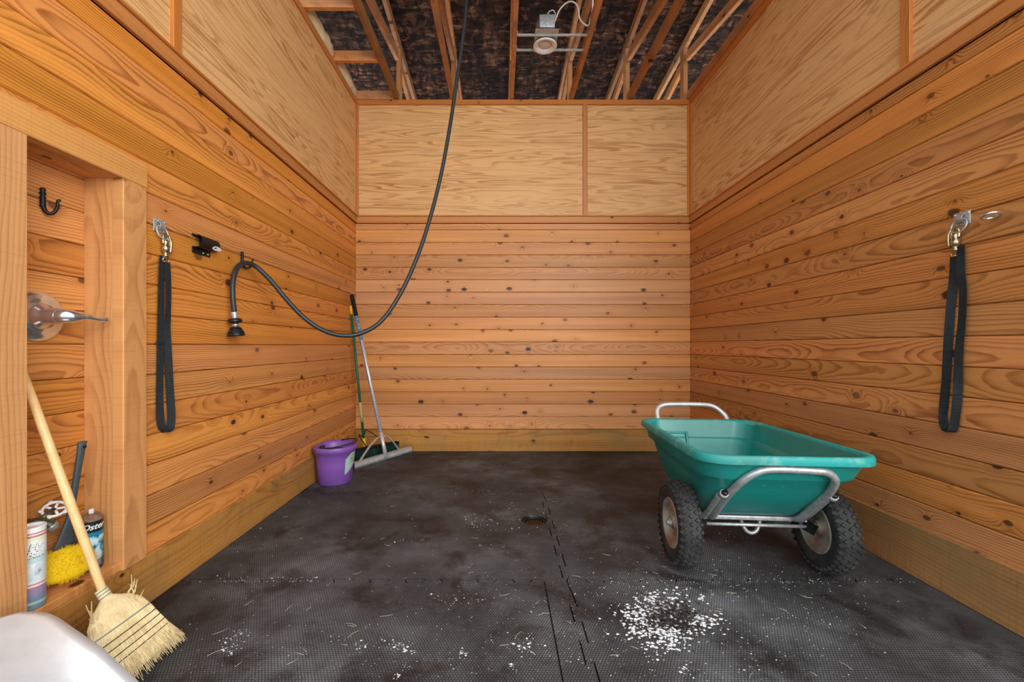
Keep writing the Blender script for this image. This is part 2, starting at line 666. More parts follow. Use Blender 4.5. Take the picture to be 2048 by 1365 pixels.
# --- walls: a backing each, planks and plywood as pieces
wall_back = tag(MB().box(((XL + XR) / 2, YB + 0.045, ZTOP / 2 - 0.02), (XR - XL + 0.36, 0.05, ZTOP)).build('wall_back', M_DARKGAP), kind='structure')
wall_left = tag(MB().box((NXB - 0.045, (YB + LY0) / 2, ZTOP / 2 - 0.02), (0.05, YB - LY0, ZTOP)).build('wall_left', M_DARKGAP), kind='structure')
wall_right = tag(MB().box((XR + 0.045, (YB + RY0) / 2, ZTOP / 2 - 0.02), (0.05, YB - RY0, ZTOP)).build('wall_right', M_DARKGAP), kind='structure')
TH = 0.020
GAP = 0.0022
ZC = CAMZ + (CV - 447) * SX     # underside of the belt trim


def rows(z0):
    out = []
    z = z0
    while z < ZC - 0.02:
        h = min(PITCH, ZC - z)
        out.append((z, h))
        z += PITCH
    return out


for z, h in rows(ZPL0):
    board('plank', M_PINE_B, wall_back, (XR + 0.0, YB + TH, z), -X, Z, XR - XL, h - GAP, TH, 0.005)
for z, h in rows(0.215 - 0.02):
    # far stretch, and the near stretch on the other side of the niche
    if z + h < NZ0 or z >= NZ1 - 0.001:
        board('plank', M_PINE, wall_left, (XL - TH, YB, z), -Y, Z, YB - LY0, h - GAP, TH, 0.005)
    else:
        board('plank', M_PINE, wall_left, (XL - TH, YB, z), -Y, Z, YB - 1.76, h - GAP, TH, 0.005)
        board('plank', M_PINE, wall_left, (XL - TH, 1.25, z), -Y, Z, 1.25 - LY0, h - GAP, TH, 0.005)
        if z < NZ1 < z + h:
            board('plank', M_PINE, wall_left, (XL - TH, 1.76, NZ1 + 0.021), -Y, Z, 0.51, z + h - NZ1 - 0.021 - GAP, TH, 0.003)
        if z < NZ1 and z + h > NZ0:
            board('plank', M_PINE, wall_left, (NXB - TH, NX1 + 0.02, z), -Y, Z, NX1 - NX0 + 0.14, h - GAP, TH, 0.003)
for z, h in rows(0.25 - 0.02):
    board('plank', M_PINE_R, wall_right, (XR + TH, RY0, z), Y, Z, YB - RY0, h - GAP, TH, 0.005)

# plywood sheets
PT = 0.012
jb = (1170 - CU) * SX
jl = 1.982
jr = 2.079
ZP0 = ZPLY - 0.03
board('plywood_panel', M_PLY, wall_back, (jb, YB + PT, ZP0), -X, Z, jb - XL, ZTOP - ZP0, PT, 0.001)
board('plywood_panel', M_PLY, wall_back, (XR, YB + PT, ZP0), -X, Z, XR - jb - 0.002, ZTOP - ZP0, PT, 0.001)
board('plywood_panel', M_PLY, wall_left, (XL - PT, YB, ZP0), -Y, Z, YB - jl, ZTOP - ZP0, PT, 0.001)
board('plywood_panel', M_PLY, wall_left, (XL - PT, jl - 0.002, ZP0), -Y, Z, jl - 0.002 - LY0, ZTOP - ZP0, PT, 0.001)
board('plywood_panel', M_PLY, wall_right, (XR + PT, jr, ZP0), Y, Z, YB - jr, ZTOP - ZP0, PT, 0.001)
board('plywood_panel', M_PLY, wall_right, (XR + PT, RY0, ZP0), Y, Z, jr - RY0 - 0.002, ZTOP - ZP0, PT, 0.001)

# trim: belt, bead, top board, joint battens, corner strips
ntrim = [0]


def trim(o, ex, ez, L, h, t, ch=0.003, mat=None):
    ntrim[0] += 1
    b = board('trim_%d' % ntrim[0], mat or M_TRIM, None, o, ex, ez, L, h, t, ch)
    b['kind'] = 'structure'
    return b


bh = ZPLY - ZC
tt = 0.018
trim((XR, YB, ZC), -X, Z, XR - XL, bh - 0.012, tt, 0.002)
trim((XR, YB, ZPLY - 0.014), -X, Z, XR - XL, 0.014, tt + 0.012, 0.004)
trim((XL, YB - tt, ZC), -Y, Z, YB - LY0, bh - 0.012, tt, 0.002)
trim((XL, YB - tt, ZPLY - 0.014), -Y, Z, YB - LY0, 0.014, tt + 0.012, 0.004)
trim((XR, RY0, ZC), Y, Z, YB - RY0 - tt, bh - 0.012, tt, 0.002)
trim((XR, RY0, ZPLY - 0.014), Y, Z, YB - RY0 - tt, 0.014, tt + 0.012, 0.004)
TB = 0.052
trim((XR, YB, ZTOP - TB), -X, Z, XR - XL, TB, 0.019)
trim((XL, YB - 0.019, ZTOP - TB), -Y, Z, YB - LY0, TB, 0.019)
trim((XR, RY0, ZTOP - TB), Y, Z, YB - RY0 - 0.019, TB, 0.019)
vh = ZTOP - TB - ZPLY
trim((jb - 0.024, YB, ZPLY), Z, X, vh, 0.047, 0.016)
trim((XL, jl - 0.027, ZPLY), Z, Y, vh, 0.054, 0.016)
trim((XR, jr + 0.027, ZPLY), Z, -Y, vh, 0.054, 0.016)
trim((XL, YB, ZPLY), Z, X, vh, 0.030, 0.014)
trim((XR - 0.030, YB, ZPLY), Z, X, vh, 0.030, 0.014)
trim((XL, YB - 0.044, ZPLY), Z, Y, vh, 0.030, 0.012)
trim((XR, YB - 0.014, ZPLY), Z, -Y, vh, 0.030, 0.012)

# baseboards
b = board('baseboard_back', M_BASE, None, (XR, YB, 0.0), -X, Z, XR - XL, ZPL0 - 0.002, 0.012, 0.003, 'structure')
b = board('baseboard_left', M_BASE, None, (XL - TH, YB - 0.012, 0.0), -Y, Z, YB - LY0, 0.213, TH + 0.014, 0.004, 'structure')
b = board('baseboard_right', M_BASE, None, (XR + TH, RY0, 0.0), Y, Z, YB - RY0 - 0.012, 0.248, TH + 0.014, 0.004, 'structure')

# niche lining and casing on the left wall
trim((NXB, NX1 + 0.019, NZ0), Z, X, NZ1 - NZ0, XL - NXB, 0.019, 0.001, M_CASING)                  # far jamb
trim((XL, NX0 - 0.019, NZ0), Z, -X, NZ1 - NZ0, XL - NXB, 0.019, 0.001, M_CASING)                  # near jamb
trim((NXB, NX0 - 0.019, NZ1), Y, X, NX1 - NX0 + 0.038, XL - NXB, 0.019, 0.001, M_CASING)          # head lining
trim((NXB, NX0 - 0.019, NZ0 - 0.03), Y, X, NX1 - NX0 + 0.038, XL + 0.012 - NXB, 0.03, 0.003, M_CASING)  # sill
trim((XL - TH, NX1 - 0.002, 0.213), Z, Y, NZ1 - 0.213, 0.112, TH + 0.022, 0.003, M_CASING)        # far casing
trim((XL - TH, 1.195, 0.213), Z, Y, NZ1 - 0.213, NX0 - 1.195, TH + 0.022, 0.003, M_CASING)        # near casing
trim((XL - TH, NX1 + 0.112, NZ1 + 0.001), -Y, Z, NX1 + 0.112 - 1.10, 0.098, TH + 0.022, 0.003, M_CASING)  # head casing

# --- roof: deck above, trusses, blocking
SL = 0.10
YA, YE = 0.75, 7.6


def ztc(y):     # underside of the top chords
    return 4.27 + SL * (4.5 - y)


def slab(y0, y1, x0, x1, dz, t):
    vs = [(x, y, ztc(y) + 0.089 + dz + k) for k in (0, t) for x, y in ((x0, y0), (x1, y0), (x1, y1), (x0, y1))]
    return MB().add(vs, [(0, 1, 2, 3), (7, 6, 5, 4), (0, 4, 5, 1), (1, 5, 6, 2), (2, 6, 7, 3), (3, 7, 4, 0)])


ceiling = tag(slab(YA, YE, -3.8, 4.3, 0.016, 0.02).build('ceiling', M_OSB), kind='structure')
yy, kx = YE, 0
while yy > YA:
    y0 = max(yy - 1.219, YA)
    xx = -3.8 - (1.219 if kx % 2 else 0)
    while xx < 4.3:
        x0, x1 = max(xx, -3.8), min(xx + 2.438, 4.3)
        if x1 - x0 > 0.05:
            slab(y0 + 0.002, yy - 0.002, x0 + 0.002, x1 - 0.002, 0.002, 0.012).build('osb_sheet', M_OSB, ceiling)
        xx += 2.438
    yy -= 1.219
    kx += 1
tag(MB().box((0.25, YE + 0.03, 4.0), (8.1, 0.04, 1.3)).build('wall_attic_back', M_OSB), kind='structure')
tag(MB().box((-3.82, 4.2, 4.2), (0.04, 6.8, 1.3)).build('wall_attic_left', M_OSB), kind='structure')
tag(MB().box((4.32, 4.2, 4.2), (0.04, 6.8, 1.3)).build('wall_attic_right', M_OSB), kind='structure')

TX = [-1.086, -0.503, 0.118, 0.742, 1.352, 1.968]
ORD = ['standing nearest the left wall', 'second from the left wall', 'left of the round light', 'right of the round light', 'second from the right wall', 'resting along the top of the right wall']


def beam(name, root, x, y0, z0, y1, z1, h, w=0.038):
    """lumber in a truss plane; (y, z) are the lower edge ends"""
    d = Vector((0, y1 - y0, z1 - z0))
    L = d.length
    ex = d / L
    ez = X.cross(ex)      # points up
    # ey = ez x ex = +-X
    ey = ez.cross(ex)
    o = Vector((x, y0, z0)) - ey * (w / 2)
    return board(name, M_TRUSS, root, o, ex, ez, L, h, w, 0.002)


for x, nm in zip(TX, ORD):
    t = thing('roof_truss', 'wooden roof truss ' + nm, 'roof truss', (x, YB, ZTOP), group='roof trusses over the stall')
    beam('bottom_chord', t, x, YA + 0.1, ZTOP + 0.002, YE - 0.1, ZTOP + 0.002, 0.089)
    beam('top_chord', t, x, YA + 0.1, ztc(YA + 0.1), YE - 0.1, ztc(YE - 0.1), 0.089)
    b = beam('web', t, x, 2.45, ZTOP + 0.08, 4.50, 4.10, 0.089)
    b = beam('web', t, x, 4.60, 4.08, 6.2, ZTOP + 0.08, 0.089)
    board('post', M_TRUSS, t, (x - 0.022, YB + 0.17, ZTOP + 0.002), Z, X, ztc(4.55) - ZTOP, 0.044, 0.089, 0.002)
for yb, nm in ((3.28, 'in front at the edge of view'), (3.885, 'in the middle of the foam strip'), (YB + 0.02, 'against the back wall')):
    b = board('ceiling_block', M_TRUSS, None, (-1.585, yb, ZTOP + 0.004), X, Z, 0.48 - 0.004, 0.089, 0.038, 0.002)
    b.matrix_basis = b.matrix_basis @ Matrix.Translation((0, -0.038, 0))
    tag(b, 'short wooden ceiling block ' + nm, 'block', 'blocks between the left wall and the first truss')
# ------------------------------------------------------------------ object materials
M_STEEL = plain('galvanised_steel', rgb(190, 196, 196), 0.42, 0.6, var=0.55, scale=40, col2=rgb(120, 128, 128))
M_ALU = plain('bare_aluminium', rgb(216, 218, 220), 0.40, 0.45, var=0.4, scale=25, col2=rgb(160, 164, 168))
M_CHROME = plain('chrome', rgb(222, 228, 230), 0.16, 0.9)
M_NICKEL = plain('nickel_brass', rgb(190, 178, 146), 0.25, 0.95)
M_RUST = plain('rusty_wheel_rim', rgb(158, 154, 140), 0.6, 0.25, var=0.85, scale=9, col2=rgb(120, 82, 56))
M_BLACKIRON = plain('black_iron', rgb(22, 22, 23), 0.45, 0.3)
M_BLACKPAINT = plain('black_painted_metal', rgb(18, 19, 21), 0.45, 0.0, spec=0.35)
M_HOSE = plain('black_rubber_hose', rgb(40, 46, 47), 0.40, 0.0, spec=0.45)
M_BLACKPLASTIC = plain('black_plastic', rgb(24, 25, 27), 0.38)
M_WEB = plain('black_nylon_webbing', rgb(40, 44, 46), 0.75, 0.0, spec=0.25, var=0.6, scale=60, col2=rgb(24, 27, 29))
M_TYRE = plain('black_tyre_rubber', rgb(40, 41, 42), 0.7, spec=0.3, var=0.7, scale=14, col2=rgb(66, 66, 62))
M_PURPLE = plain('purple_plastic', rgb(134, 88, 176), 0.38, spec=0.45, var=0.25, scale=5, col2=rgb(112, 70, 150))
M_LABEL = plain('pale_green_label', rgb(172, 206, 190), 0.5, var=0.4, scale=60, col2=rgb(150, 180, 150))
M_INK = plain('black_print', rgb(26, 28, 30), 0.5)
M_WHITE = plain('white_enamel', rgb(232, 234, 234), 0.32, spec=0.5)
M_LENS = plain('frosted_lens', rgb(216, 214, 208), 0.25, spec=0.6)
M_CABLE = plain('white_cable', rgb(222, 214, 196), 0.5)
M_FOAM = plain('spray_foam', rgb(232, 222, 186), 0.8, spec=0.2, var=0.5, scale=12, col2=rgb(206, 190, 146), bump=0.6, bscale=40)
M_GREENPAINT = plain('green_painted_pole', rgb(16, 104, 72), 0.4, var=0.4, scale=30, col2=rgb(10, 72, 52))
M_YELLOW = plain('yellow_plastic', rgb(226, 180, 34), 0.45)
M_WORN = plain('worn_yellow_tape', rgb(192, 172, 104), 0.6, var=0.9, scale=50, col2=rgb(70, 120, 84))
M_BRISTLE = plain('dark_green_bristle', rgb(10, 62, 52), 0.7, var=0.6, scale=80, col2=rgb(6, 30, 26))
M_BLUEPAINT = plain('blue_painted_pole', rgb(40, 108, 168), 0.4, var=0.8, scale=60, col2=rgb(176, 188, 200))
M_GRIP = plain('black_foam_grip', rgb(26, 27, 28), 0.75, spec=0.2)
M_YPAD = plain('yellow_scrub_pad', rgb(232, 196, 30), 0.85, spec=0.15, var=0.4, scale=40, col2=rgb(214, 170, 20))
M_GREYPL = plain('grey_plastic_handle', rgb(70, 80, 84), 0.5, var=0.3, scale=20, col2=rgb(50, 58, 60))
M_BRASS = plain('tarnished_brass', rgb(108, 110, 92), 0.45, 0.7, var=0.8, scale=40, col2=rgb(60, 62, 54))
M_HANDLEWOOD = plain('broom_handle_wood', rgb(236, 198, 138), 0.35, var=0.6, scale=22, col2=rgb(214, 168, 104))
M_STRAW = plain('broom_straw', rgb(234, 214, 168), 0.65, spec=0.3, var=0.7, scale=26, col2=rgb(208, 180, 126))
M_TWINE = plain('grey_blue_twine', rgb(128, 142, 146), 0.6)
M_DARKTWINE = plain('black_twine', rgb(42, 44, 38), 0.7)
M_SHAVE = plain('white_wood_shaving', rgb(218, 221, 224), 0.85, spec=0.2, var=0.6, scale=90, col2=rgb(172, 173, 174))
M_HAY = plain('dry_hay', rgb(198, 188, 164), 0.8, spec=0.2)
M_DUNG = plain('dark_droppings', rgb(44, 36, 32), 0.9, spec=0.2, var=0.7, scale=70, col2=rgb(86, 76, 70))
M_RUSTCAN = plain('rusty_can_top', rgb(150, 120, 98), 0.6, 0.3, var=0.7, scale=60, col2=rgb(110, 78, 58))
M_GLASSY = plain('dark_glassy_drain', rgb(30, 28, 27), 0.3, 0.2)


def tub_mat():
    T = NT('green_poly_tub')
    co = T.coords()
    x, y, z = T.sep(co)
    n1 = T.noise(co, 3.0, 5, 0.6)
    n2 = T.noise(co, 45.0, 3, 0.6)
    col = T.mix(T.map(n1, 0.35, 0.7, 0.0, 0.5), rgb(24, 138, 130), rgb(18, 116, 108))
    col = T.mix(T.map(n2, 0.66, 0.78, 0.0, 0.6), col, rgb(120, 186, 176))
    return T.fin(col, T.map(n1, 0.3, 0.7, 0.30, 0.42), 0.55)


def tub_rim_mat():
    T = NT('scuffed_green_rim')
    co = T.coords()
    n1 = T.noise(co, 10.0, 6, 0.7)
    n2 = T.noise(co, 3.0, 3, 0.6)
    col = T.mix(T.map(n1, 0.50, 0.68, 0.0, 0.8), rgb(36, 150, 146), rgb(128, 178, 172))
    col = T.mix(T.map(n2, 0.52, 0.75, 0.0, 0.6), col, rgb(84, 112, 100))
    return T.fin(col, 0.55, 0.35)


M_TUB, M_RIM = tub_mat(), tub_rim_mat()

# ------------------------------------------------------------------ two-wheel garden cart
CART = Vector((1.262, 2.13, 0.0))
cart = thing('garden_cart', 'green plastic two-wheeled yard cart with galvanised tube frame beside the right wall', 'cart', CART, R(-4.5))


def rrect(x0, x1, y0, y1, r, zf, zb, n=7):
    """rounded rectangle ring; height runs from zf at y0 to zb at y1"""
    pts = []
    r = min(r, (x1 - x0) / 2 - 1e-3, (y1 - y0) / 2 - 1e-3)
    for cx, cy, a0 in ((x1 - r, y1 - r, 0), (x0 + r, y1 - r, 90), (x0 + r, y0 + r, 180), (x1 - r, y0 + r, 270)):
        for k in range(n + 1):
            a = R(a0 + 90 * k / n)
            pts.append((cx + r * math.cos(a), cy + r * math.sin(a)))
    return [Vector((x, y, zf + (zb - zf) * (y - y0) / (y1 - y0))) for x, y in pts]


# (half width, y front, y back, radius, z front, z back)
def lev(hw, yf, yb, r, zf, zb):
    return rrect(-hw, hw, yf, yb, r, zf, zb)


ZF, ZB = 0.632, 0.600
outer = [lev(0.352, -0.315, 0.785, 0.11, ZF - 0.03, ZB - 0.03), lev(0.338, -0.264, 0.767, 0.11, 0.515, 0.500), lev(0.336, -0.262, 0.765, 0.11, 0.512, 0.497), lev(0.310, -0.248, 0.745, 0.10, 0.502, 0.487),
         lev(0.296, -0.20, 0.735, 0.10, 0.44, 0.43), lev(0.246, -0.02, 0.66, 0.08, 0.275, 0.275), lev(0.228, 0.015, 0.64, 0.07, 0.252, 0.252)]
inner = [lev(0.220, 0.03, 0.63, 0.07, 0.262, 0.262), lev(0.238, -0.01, 0.65, 0.08, 0.285, 0.285), lev(0.288, -0.19, 0.725, 0.10, 0.445, 0.435),
         lev(0.328, -0.25, 0.755, 0.105, 0.52, 0.505), lev(0.343, -0.305, 0.777, 0.105, ZF - 0.006, ZB - 0.006)]
tub = MB()
tub.loft(outer, False, True)
tub.loft(inner, True, False)
tub = tub.build('tub', M_TUB, cart, False)
lip = MB()
lip.loft([lev(0.350, -0.313, 0.783, 0.11, ZF - 0.034, ZB - 0.034), lev(0.377, -0.341, 0.810, 0.125, ZF - 0.037, ZB - 0.037), lev(0.3785, -0.3425, 0.811, 0.126, ZF - 0.035, ZB - 0.035), lev(0.377, -0.341, 0.810, 0.125, ZF - 0.008, ZB - 0.008),
          lev(0.374, -0.338, 0.807, 0.123, ZF - 0.001, ZB - 0.001), lev(0.362, -0.326, 0.795, 0.12, ZF + 0.001, ZB + 0.001), lev(0.343, -0.305, 0.777, 0.11, ZF - 0.004, ZB - 0.004),
          lev(0.340, -0.303, 0.775, 0.11, ZF - 0.03, ZB - 0.03)], False, False, True)
lip.build('rim_lip', M_RIM, cart, False)
# moulded pocket inside the far end and a raised plate on the near end
fr = MB()
for cx, cz, sx, sz in ((-0.135, 0.515, 0.145, 0.014), (-0.069, 0.463, 0.014, 0.118), (-0.201, 0.463, 0.014, 0.118), (-0.135, 0.412, 0.145, 0.014)):
    yy_ = 0.727 + (cz - 0.435) * 0.42
    fr.rbox((cx, yy_ - 0.006, cz), (sx, 0.016, sz), 0.004, Matrix.Rotation(-0.38, 3, 'X'))
fr.build('pocket_frame', M_TUB, tub, False)
MB().rbox((-0.04, -0.262, 0.535), (0.15, 0.012, 0.040), 0.004, Matrix.Rotation(0.62, 3, 'X')).build('moulded_plate', M_TUB, tub, False)

# wheels
WR, WW = 0.207, 0.098


def make_wheel(sx):
    w = thing('wheel', None, None)
    w.parent = cart
    w.location = (sx, 0.0, WR)
    prof = [(0.112, -0.036), (0.135, -0.046), (0.165, -0.049), (0.186, -0.046), (0.196, -0.034), (0.2005, -0.015), (0.2015, 0.0), (0.2005, 0.015), (0.196, 0.034), (0.186, 0.046), (0.165, 0.049), (0.135, 0.046), (0.112, 0.036), (0.108, 0.0)]
    m = MB()
    ax = Vector((1, 0, 0))
    rings = [m.ring(ax * h, ax, Vector((0, 0, 1)), r, 48) for r, h in prof]
    m.loft(rings, False, False, True, True)
    tyre = m.build('tyre', M_TYRE, w, False)
    tr = MB()
    NB = 36
    for k in range(NB):
        for row, (off, h, rad, half) in enumerate(((0.0, -0.044, 0.190, 1), (0.5, -0.026, 0.1995, 0), (0.0, 0.0, 0.2025, 0), (0.5, 0.026, 0.1995, 0), (0.0, 0.044, 0.190, 1))):
            a = 2 * math.pi * (k + off) / NB
            er = Vector((0, math.cos(a), math.sin(a)))
            et = Vector((0, -math.sin(a), math.cos(a)))
            s = 0.0150 if not half else 0.012
            t = 0.0125
            tilt = h * 10.0
            nr = (er * math.cos(tilt) + ax * math.sin(tilt))
            c = er * rad + ax * h
            ew = nr.cross(et)
            if half:
                pts = [c + et * t, c + ew * s, c - et * t, c - ew * s * 1.2]
            else:
                pts = [c + et * t, c + ew * s, c - et * t, c - ew * s]
            tr.add([p - nr * 0.006 for p in pts] + [c + (p - c) * 0.78 + nr * 0.006 for p in pts],
                   [(4, 5, 6, 7), (0, 1, 5, 4), (1, 2, 6, 5), (2, 3, 7, 6), (3, 0, 4, 7)])
    tr = tr.build('tread_blocks', M_TYRE, w, False)
    tr['kind'] = 'stuff'
    rim = MB()
    for sgn in (-1, 1):
        pr = [(0.122, 0.040), (0.118, 0.046), (0.113, 0.040), (0.106, 0.022), (0.098, 0.016), (0.088, 0.018), (0.080, 0.010), (0.060, 0.006), (0.034, 0.010), (0.032, 0.030), (0.014, 0.032), (0.014, 0.046), (0.0, 0.046)]
        rim.lathe([(r, h * sgn) for r, h in pr], (0, 0, 0), (1, 0, 0), 40)
    rim.build('wheel_rim', M_RUST, w, False)
    hb = MB()
    hb.lathe([(0.0, -0.060), (0.013, -0.060), (0.015, -0.052), (0.015, -0.044), (0.024, -0.044), (0.024, -0.040)], (0, 0, 0), (1, 0, 0), 6)
    hb.build('hub_nut', M_STEEL, w, False)
    return w


make_wheel(-0.365)
make_wheel(0.325)

# frame
axle = MB().tube([(-0.31, 0, WR), (0.27, 0, WR)], 0.008, 10).build('axle', M_STEEL, cart, False)


def fy(z):     # front face of the tub
    if z > 0.5:
        return -0.245 - (z - 0.5) * 0.5
    return 0.015 - (z - 0.252) * 1.05


loop = []
for x_, z_ in ((-0.205, 0.262), (-0.207, 0.32), (-0.208, 0.40), (-0.203, 0.455), (-0.178, 0.520), (-0.125, 0.563), (-0.05, 0.574), (0.08, 0.570), (0.145, 0.562), (0.190, 0.525), (0.207, 0.46), (0.208, 0.40), (0.207, 0.32), (0.205, 0.262)):
    loop.append(Vector((x_, fy(z_) - 0.030, z_)))
lp = bez([Vector((-0.2, 0.55, 0.236)), Vector((-0.2, 0.10, 0.236)), Vector((-0.203, 0.02, 0.240))] + loop + [Vector((0.203, 0.02, 0.240)), Vector((0.2, 0.10, 0.236)), Vector((0.2, 0.55, 0.236))], 6)
MB().tube(lp, 0.0170, 12).build('front_loop', M_STEEL, cart, False)
for sx in (-1, 1):
    p = bez([Vector((sx * 0.235, 0.45, 0.236)), Vector((sx * 0.235, 0.06, 0.236)), Vector((sx * 0.236, 0.0, 0.252)), Vector((sx * 0.237, fy(0.32) - 0.022, 0.32)), Vector((sx * 0.238, fy(0.41) - 0.022, 0.41))], 6)
    st_ = MB().tube(p, 0.014, 12).build('support_tube', M_STEEL, cart, False)
    d = Vector((0, -0.72, 0.69))
    c = Vector((sx * 0.234, fy(0.425) - 0.040, 0.425))
    MB().tube([c - d * 0.012, c + d * 0.012], 0.019, 12).build('bolt_knob', M_STEEL, st_, False)
    c2 = c + Vector((0, -0.012, 0.012))
    MB().lathe([(0.0, 0.024), (0.012, 0.024), (0.014, 0.018), (0.014, 0.0)], c, d, 10).build('bolt_cap', M_BLACKIRON, st_, False)
for yy_ in (0.035, 0.45):
    MB().rbox((0, yy_, 0.232), (0.50, 0.028, 0.022), 0.004).build('cross_bar', M_STEEL, cart, False)
for sx in (-1, 1):
    # triangular axle hanger: bent flat bar
    hg = bez([Vector((sx * 0.285, 0.0, 0.215)), Vector((sx * 0.250, 0.02, 0.232)), Vector((sx * 0.262, 0.05, 0.275)), Vector((sx * 0.300, 0.07, 0.335))], 5)
    MB().tube(hg, 0.007, 8).build('wheel_bracket', M_WHITE if sx < 0 else M_STEEL, cart, False)
    MB().box((sx * 0.262, 0.0, 0.205), (0.035, 0.05, 0.05), Matrix.Rotation(0.5, 3, 'Y')).build('axle_plate', M_BLACKIRON, cart, False)
# handle at the far end and the rear stand
hp = bez([Vector((-0.2, 0.50, 0.236)), Vector((-0.205, 0.66, 0.27)), Vector((-0.21, 0.80, 0.42)), Vector((-0.215, 0.90, 0.585)), Vector((-0.205, 0.935, 0.645)), Vector((-0.16, 0.95, 0.672)), Vector((-0.08, 0.952, 0.678)),
          Vector((0.10, 0.952, 0.678)), Vector((0.18, 0.95, 0.668)), Vector((0.235, 0.935, 0.630)), Vector((0.262, 0.90, 0.570)), Vector((0.21, 0.80, 0.42)), Vector((0.205, 0.66, 0.27)), Vector((0.2, 0.50, 0.236))], 6)
MB().tube(hp, 0.0165, 12).build('push_handle', M_ALU, cart, False)
MB().tube(bez([Vector((-0.19, 0.66, 0.26)), Vector((-0.19, 0.72, 0.08)), Vector((-0.17, 0.73, 0.014)), Vector((0.17, 0.73, 0.014)), Vector((0.19, 0.72, 0.08)), Vector((0.19, 0.66, 0.26))], 6), 0.012, 10).build('rear_stand', M_STEEL, cart, False)
MB().tube(bez([Vector((0.02, 0.20, 0.235)), Vector((0.028, 0.19, 0.145)), Vector((0.055, 0.18, 0.098)), Vector((0.095, 0.18, 0.10)), Vector((0.122, 0.19, 0.15)), Vector((0.13, 0.20, 0.235))], 6), 0.011, 10).build('latch_loop', M_STEEL, cart, False)
# bedding stuck inside the tub
sm = MB()
rr_ = random.Random(3)
for k in range(46):
    t = rr_.random()
    c = Vector((0.05 + 0.16 * t + rr_.uniform(-0.02, 0.02), 0.50 - 0.25 * t + rr_.uniform(-0.03, 0.03), 0.268 + rr_.uniform(0, 0.012)))
    a = rr_.uniform(0, math.pi)
    l = rr_.uniform(0.008, 0.03)
    sm.tube([c, c + Vector((math.cos(a) * l, math.sin(a) * l, rr_.uniform(0, 0.008)))], 0.0022, 4)
wmx = wm(cart)
sm.v = [wmx @ p for p in sm.v]
sm = sm.build('hay', M_HAY)
tag(sm, 'dry hay wisps lying in the green cart tub', 'hay', kind='stuff')

# ------------------------------------------------------------------ flat-back bucket
BK = Vector((-1.342, 3.47, 0.0))
bucket = thing('bucket', 'purple plastic flat-back bucket standing by the left wall', 'bucket', BK)


def bring(r, z, flat):
    out = []
    for k in range(48):
        a = 2 * math.pi * k / 48
        x, y = r * math.cos(a), r * math.sin(a)
        x = max(x, -flat)
        out.append(Vector((x, y, z)))
    return out


HB = 0.300
bm_ = MB()
bm_.loft([bring(0.122, 0.0, 0.10), bring(0.130, 0.006, 0.105), bring(0.146, 0.17, 0.115), bring(0.156, 0.252, 0.125), bring(0.166, 0.256, 0.132), bring(0.172, HB, 0.138), bring(0.166, HB + 0.003, 0.134),
          bring(0.154, HB - 0.02, 0.124), bring(0.140, 0.17, 0.111), bring(0.122, 0.012, 0.098)], True, True)
bm_.build('bucket_body', M_PURPLE, bucket, False)
lb = MB()
rings = []
for k in range(9):
    a = R(-38 + 54 * k / 8)
    col_ = []
    lo, hi = 0.075 + 0.012 * k, 0.20 + 0.045 * min(1, k / 3)
    for z in (lo, (lo + hi) / 2, hi):
        r = 0.1305 + (0.156 - 0.1305) * (z - 0.006) / 0.269 + 0.0025
        col_.append(Vector((r * math.cos(a), r * math.sin(a), z)))
    rings.append(col_)
vs = [p for c in rings for p in c]
lb.add(vs, [(3 * i + j, 3 * i + 3 + j, 3 * i + 4 + j, 3 * i + 1 + j) for i in range(8) for j in range(2)], True)
label = lb.build('paper_label', M_LABEL, bucket, False)
mk = MB()
for k in range(16):
    a = R(random.Random(k).uniform(-22, 12))
    z = 0.16 + 0.07 * random.Random(k + 50).random()
    r = 0.1305 + (0.156 - 0.1305) * (z - 0.006) / 0.269 + 0.0040
    c = Vector((r * math.cos(a), r * math.sin(a), z))
    mk.box(c, (0.0012, 0.009, 0.0035), Matrix.Rotation(a, 3, 'Z'))
mk.build('print', M_INK, label, False)['kind'] = 'stuff'
bail = [Vector((0.166 * math.cos(R(a)), 0.166 * math.sin(R(a)), HB + 0.010)) for a in (-75,)]
bp = []
for k in range(21):
    a = R(-95 + 190 * k / 20)
    bp.append(Vector((0.02 + 0.165 * math.cos(a), -0.03 + 0.155 * math.sin(a), HB + 0.012 + 0.022 * math.cos(a))))
MB().tube(bp, 0.004, 8).build('bail_handle', M_BLACKIRON, bucket, False)
# things stored in the bucket
tl = MB()
tl.rbox(BK + Vector((-0.01, -0.095, HB - 0.018)), (0.21, 0.032, 0.022), 0.006, Matrix.Rotation(R(16), 3, 'Z'))
tl.rbox(BK + Vector((0.03, -0.03, HB - 0.035)), (0.18, 0.045, 0.02), 0.006, Matrix.Rotation(R(22), 3, 'Z'))
tl.rbox(BK + Vector((-0.065, -0.09, HB - 0.005)), (0.035, 0.045, 0.03), 0.006, Matrix.Rotation(R(10), 3, 'Z'))
tl.box(BK + Vector((0.0, 0.0, 0.128)), (0.12, 0.12, 0.23))
tl = tl.build('grooming_tool', M_BLACKPLASTIC)
tag(tl, 'black plastic tool stored in the purple bucket', 'tool')

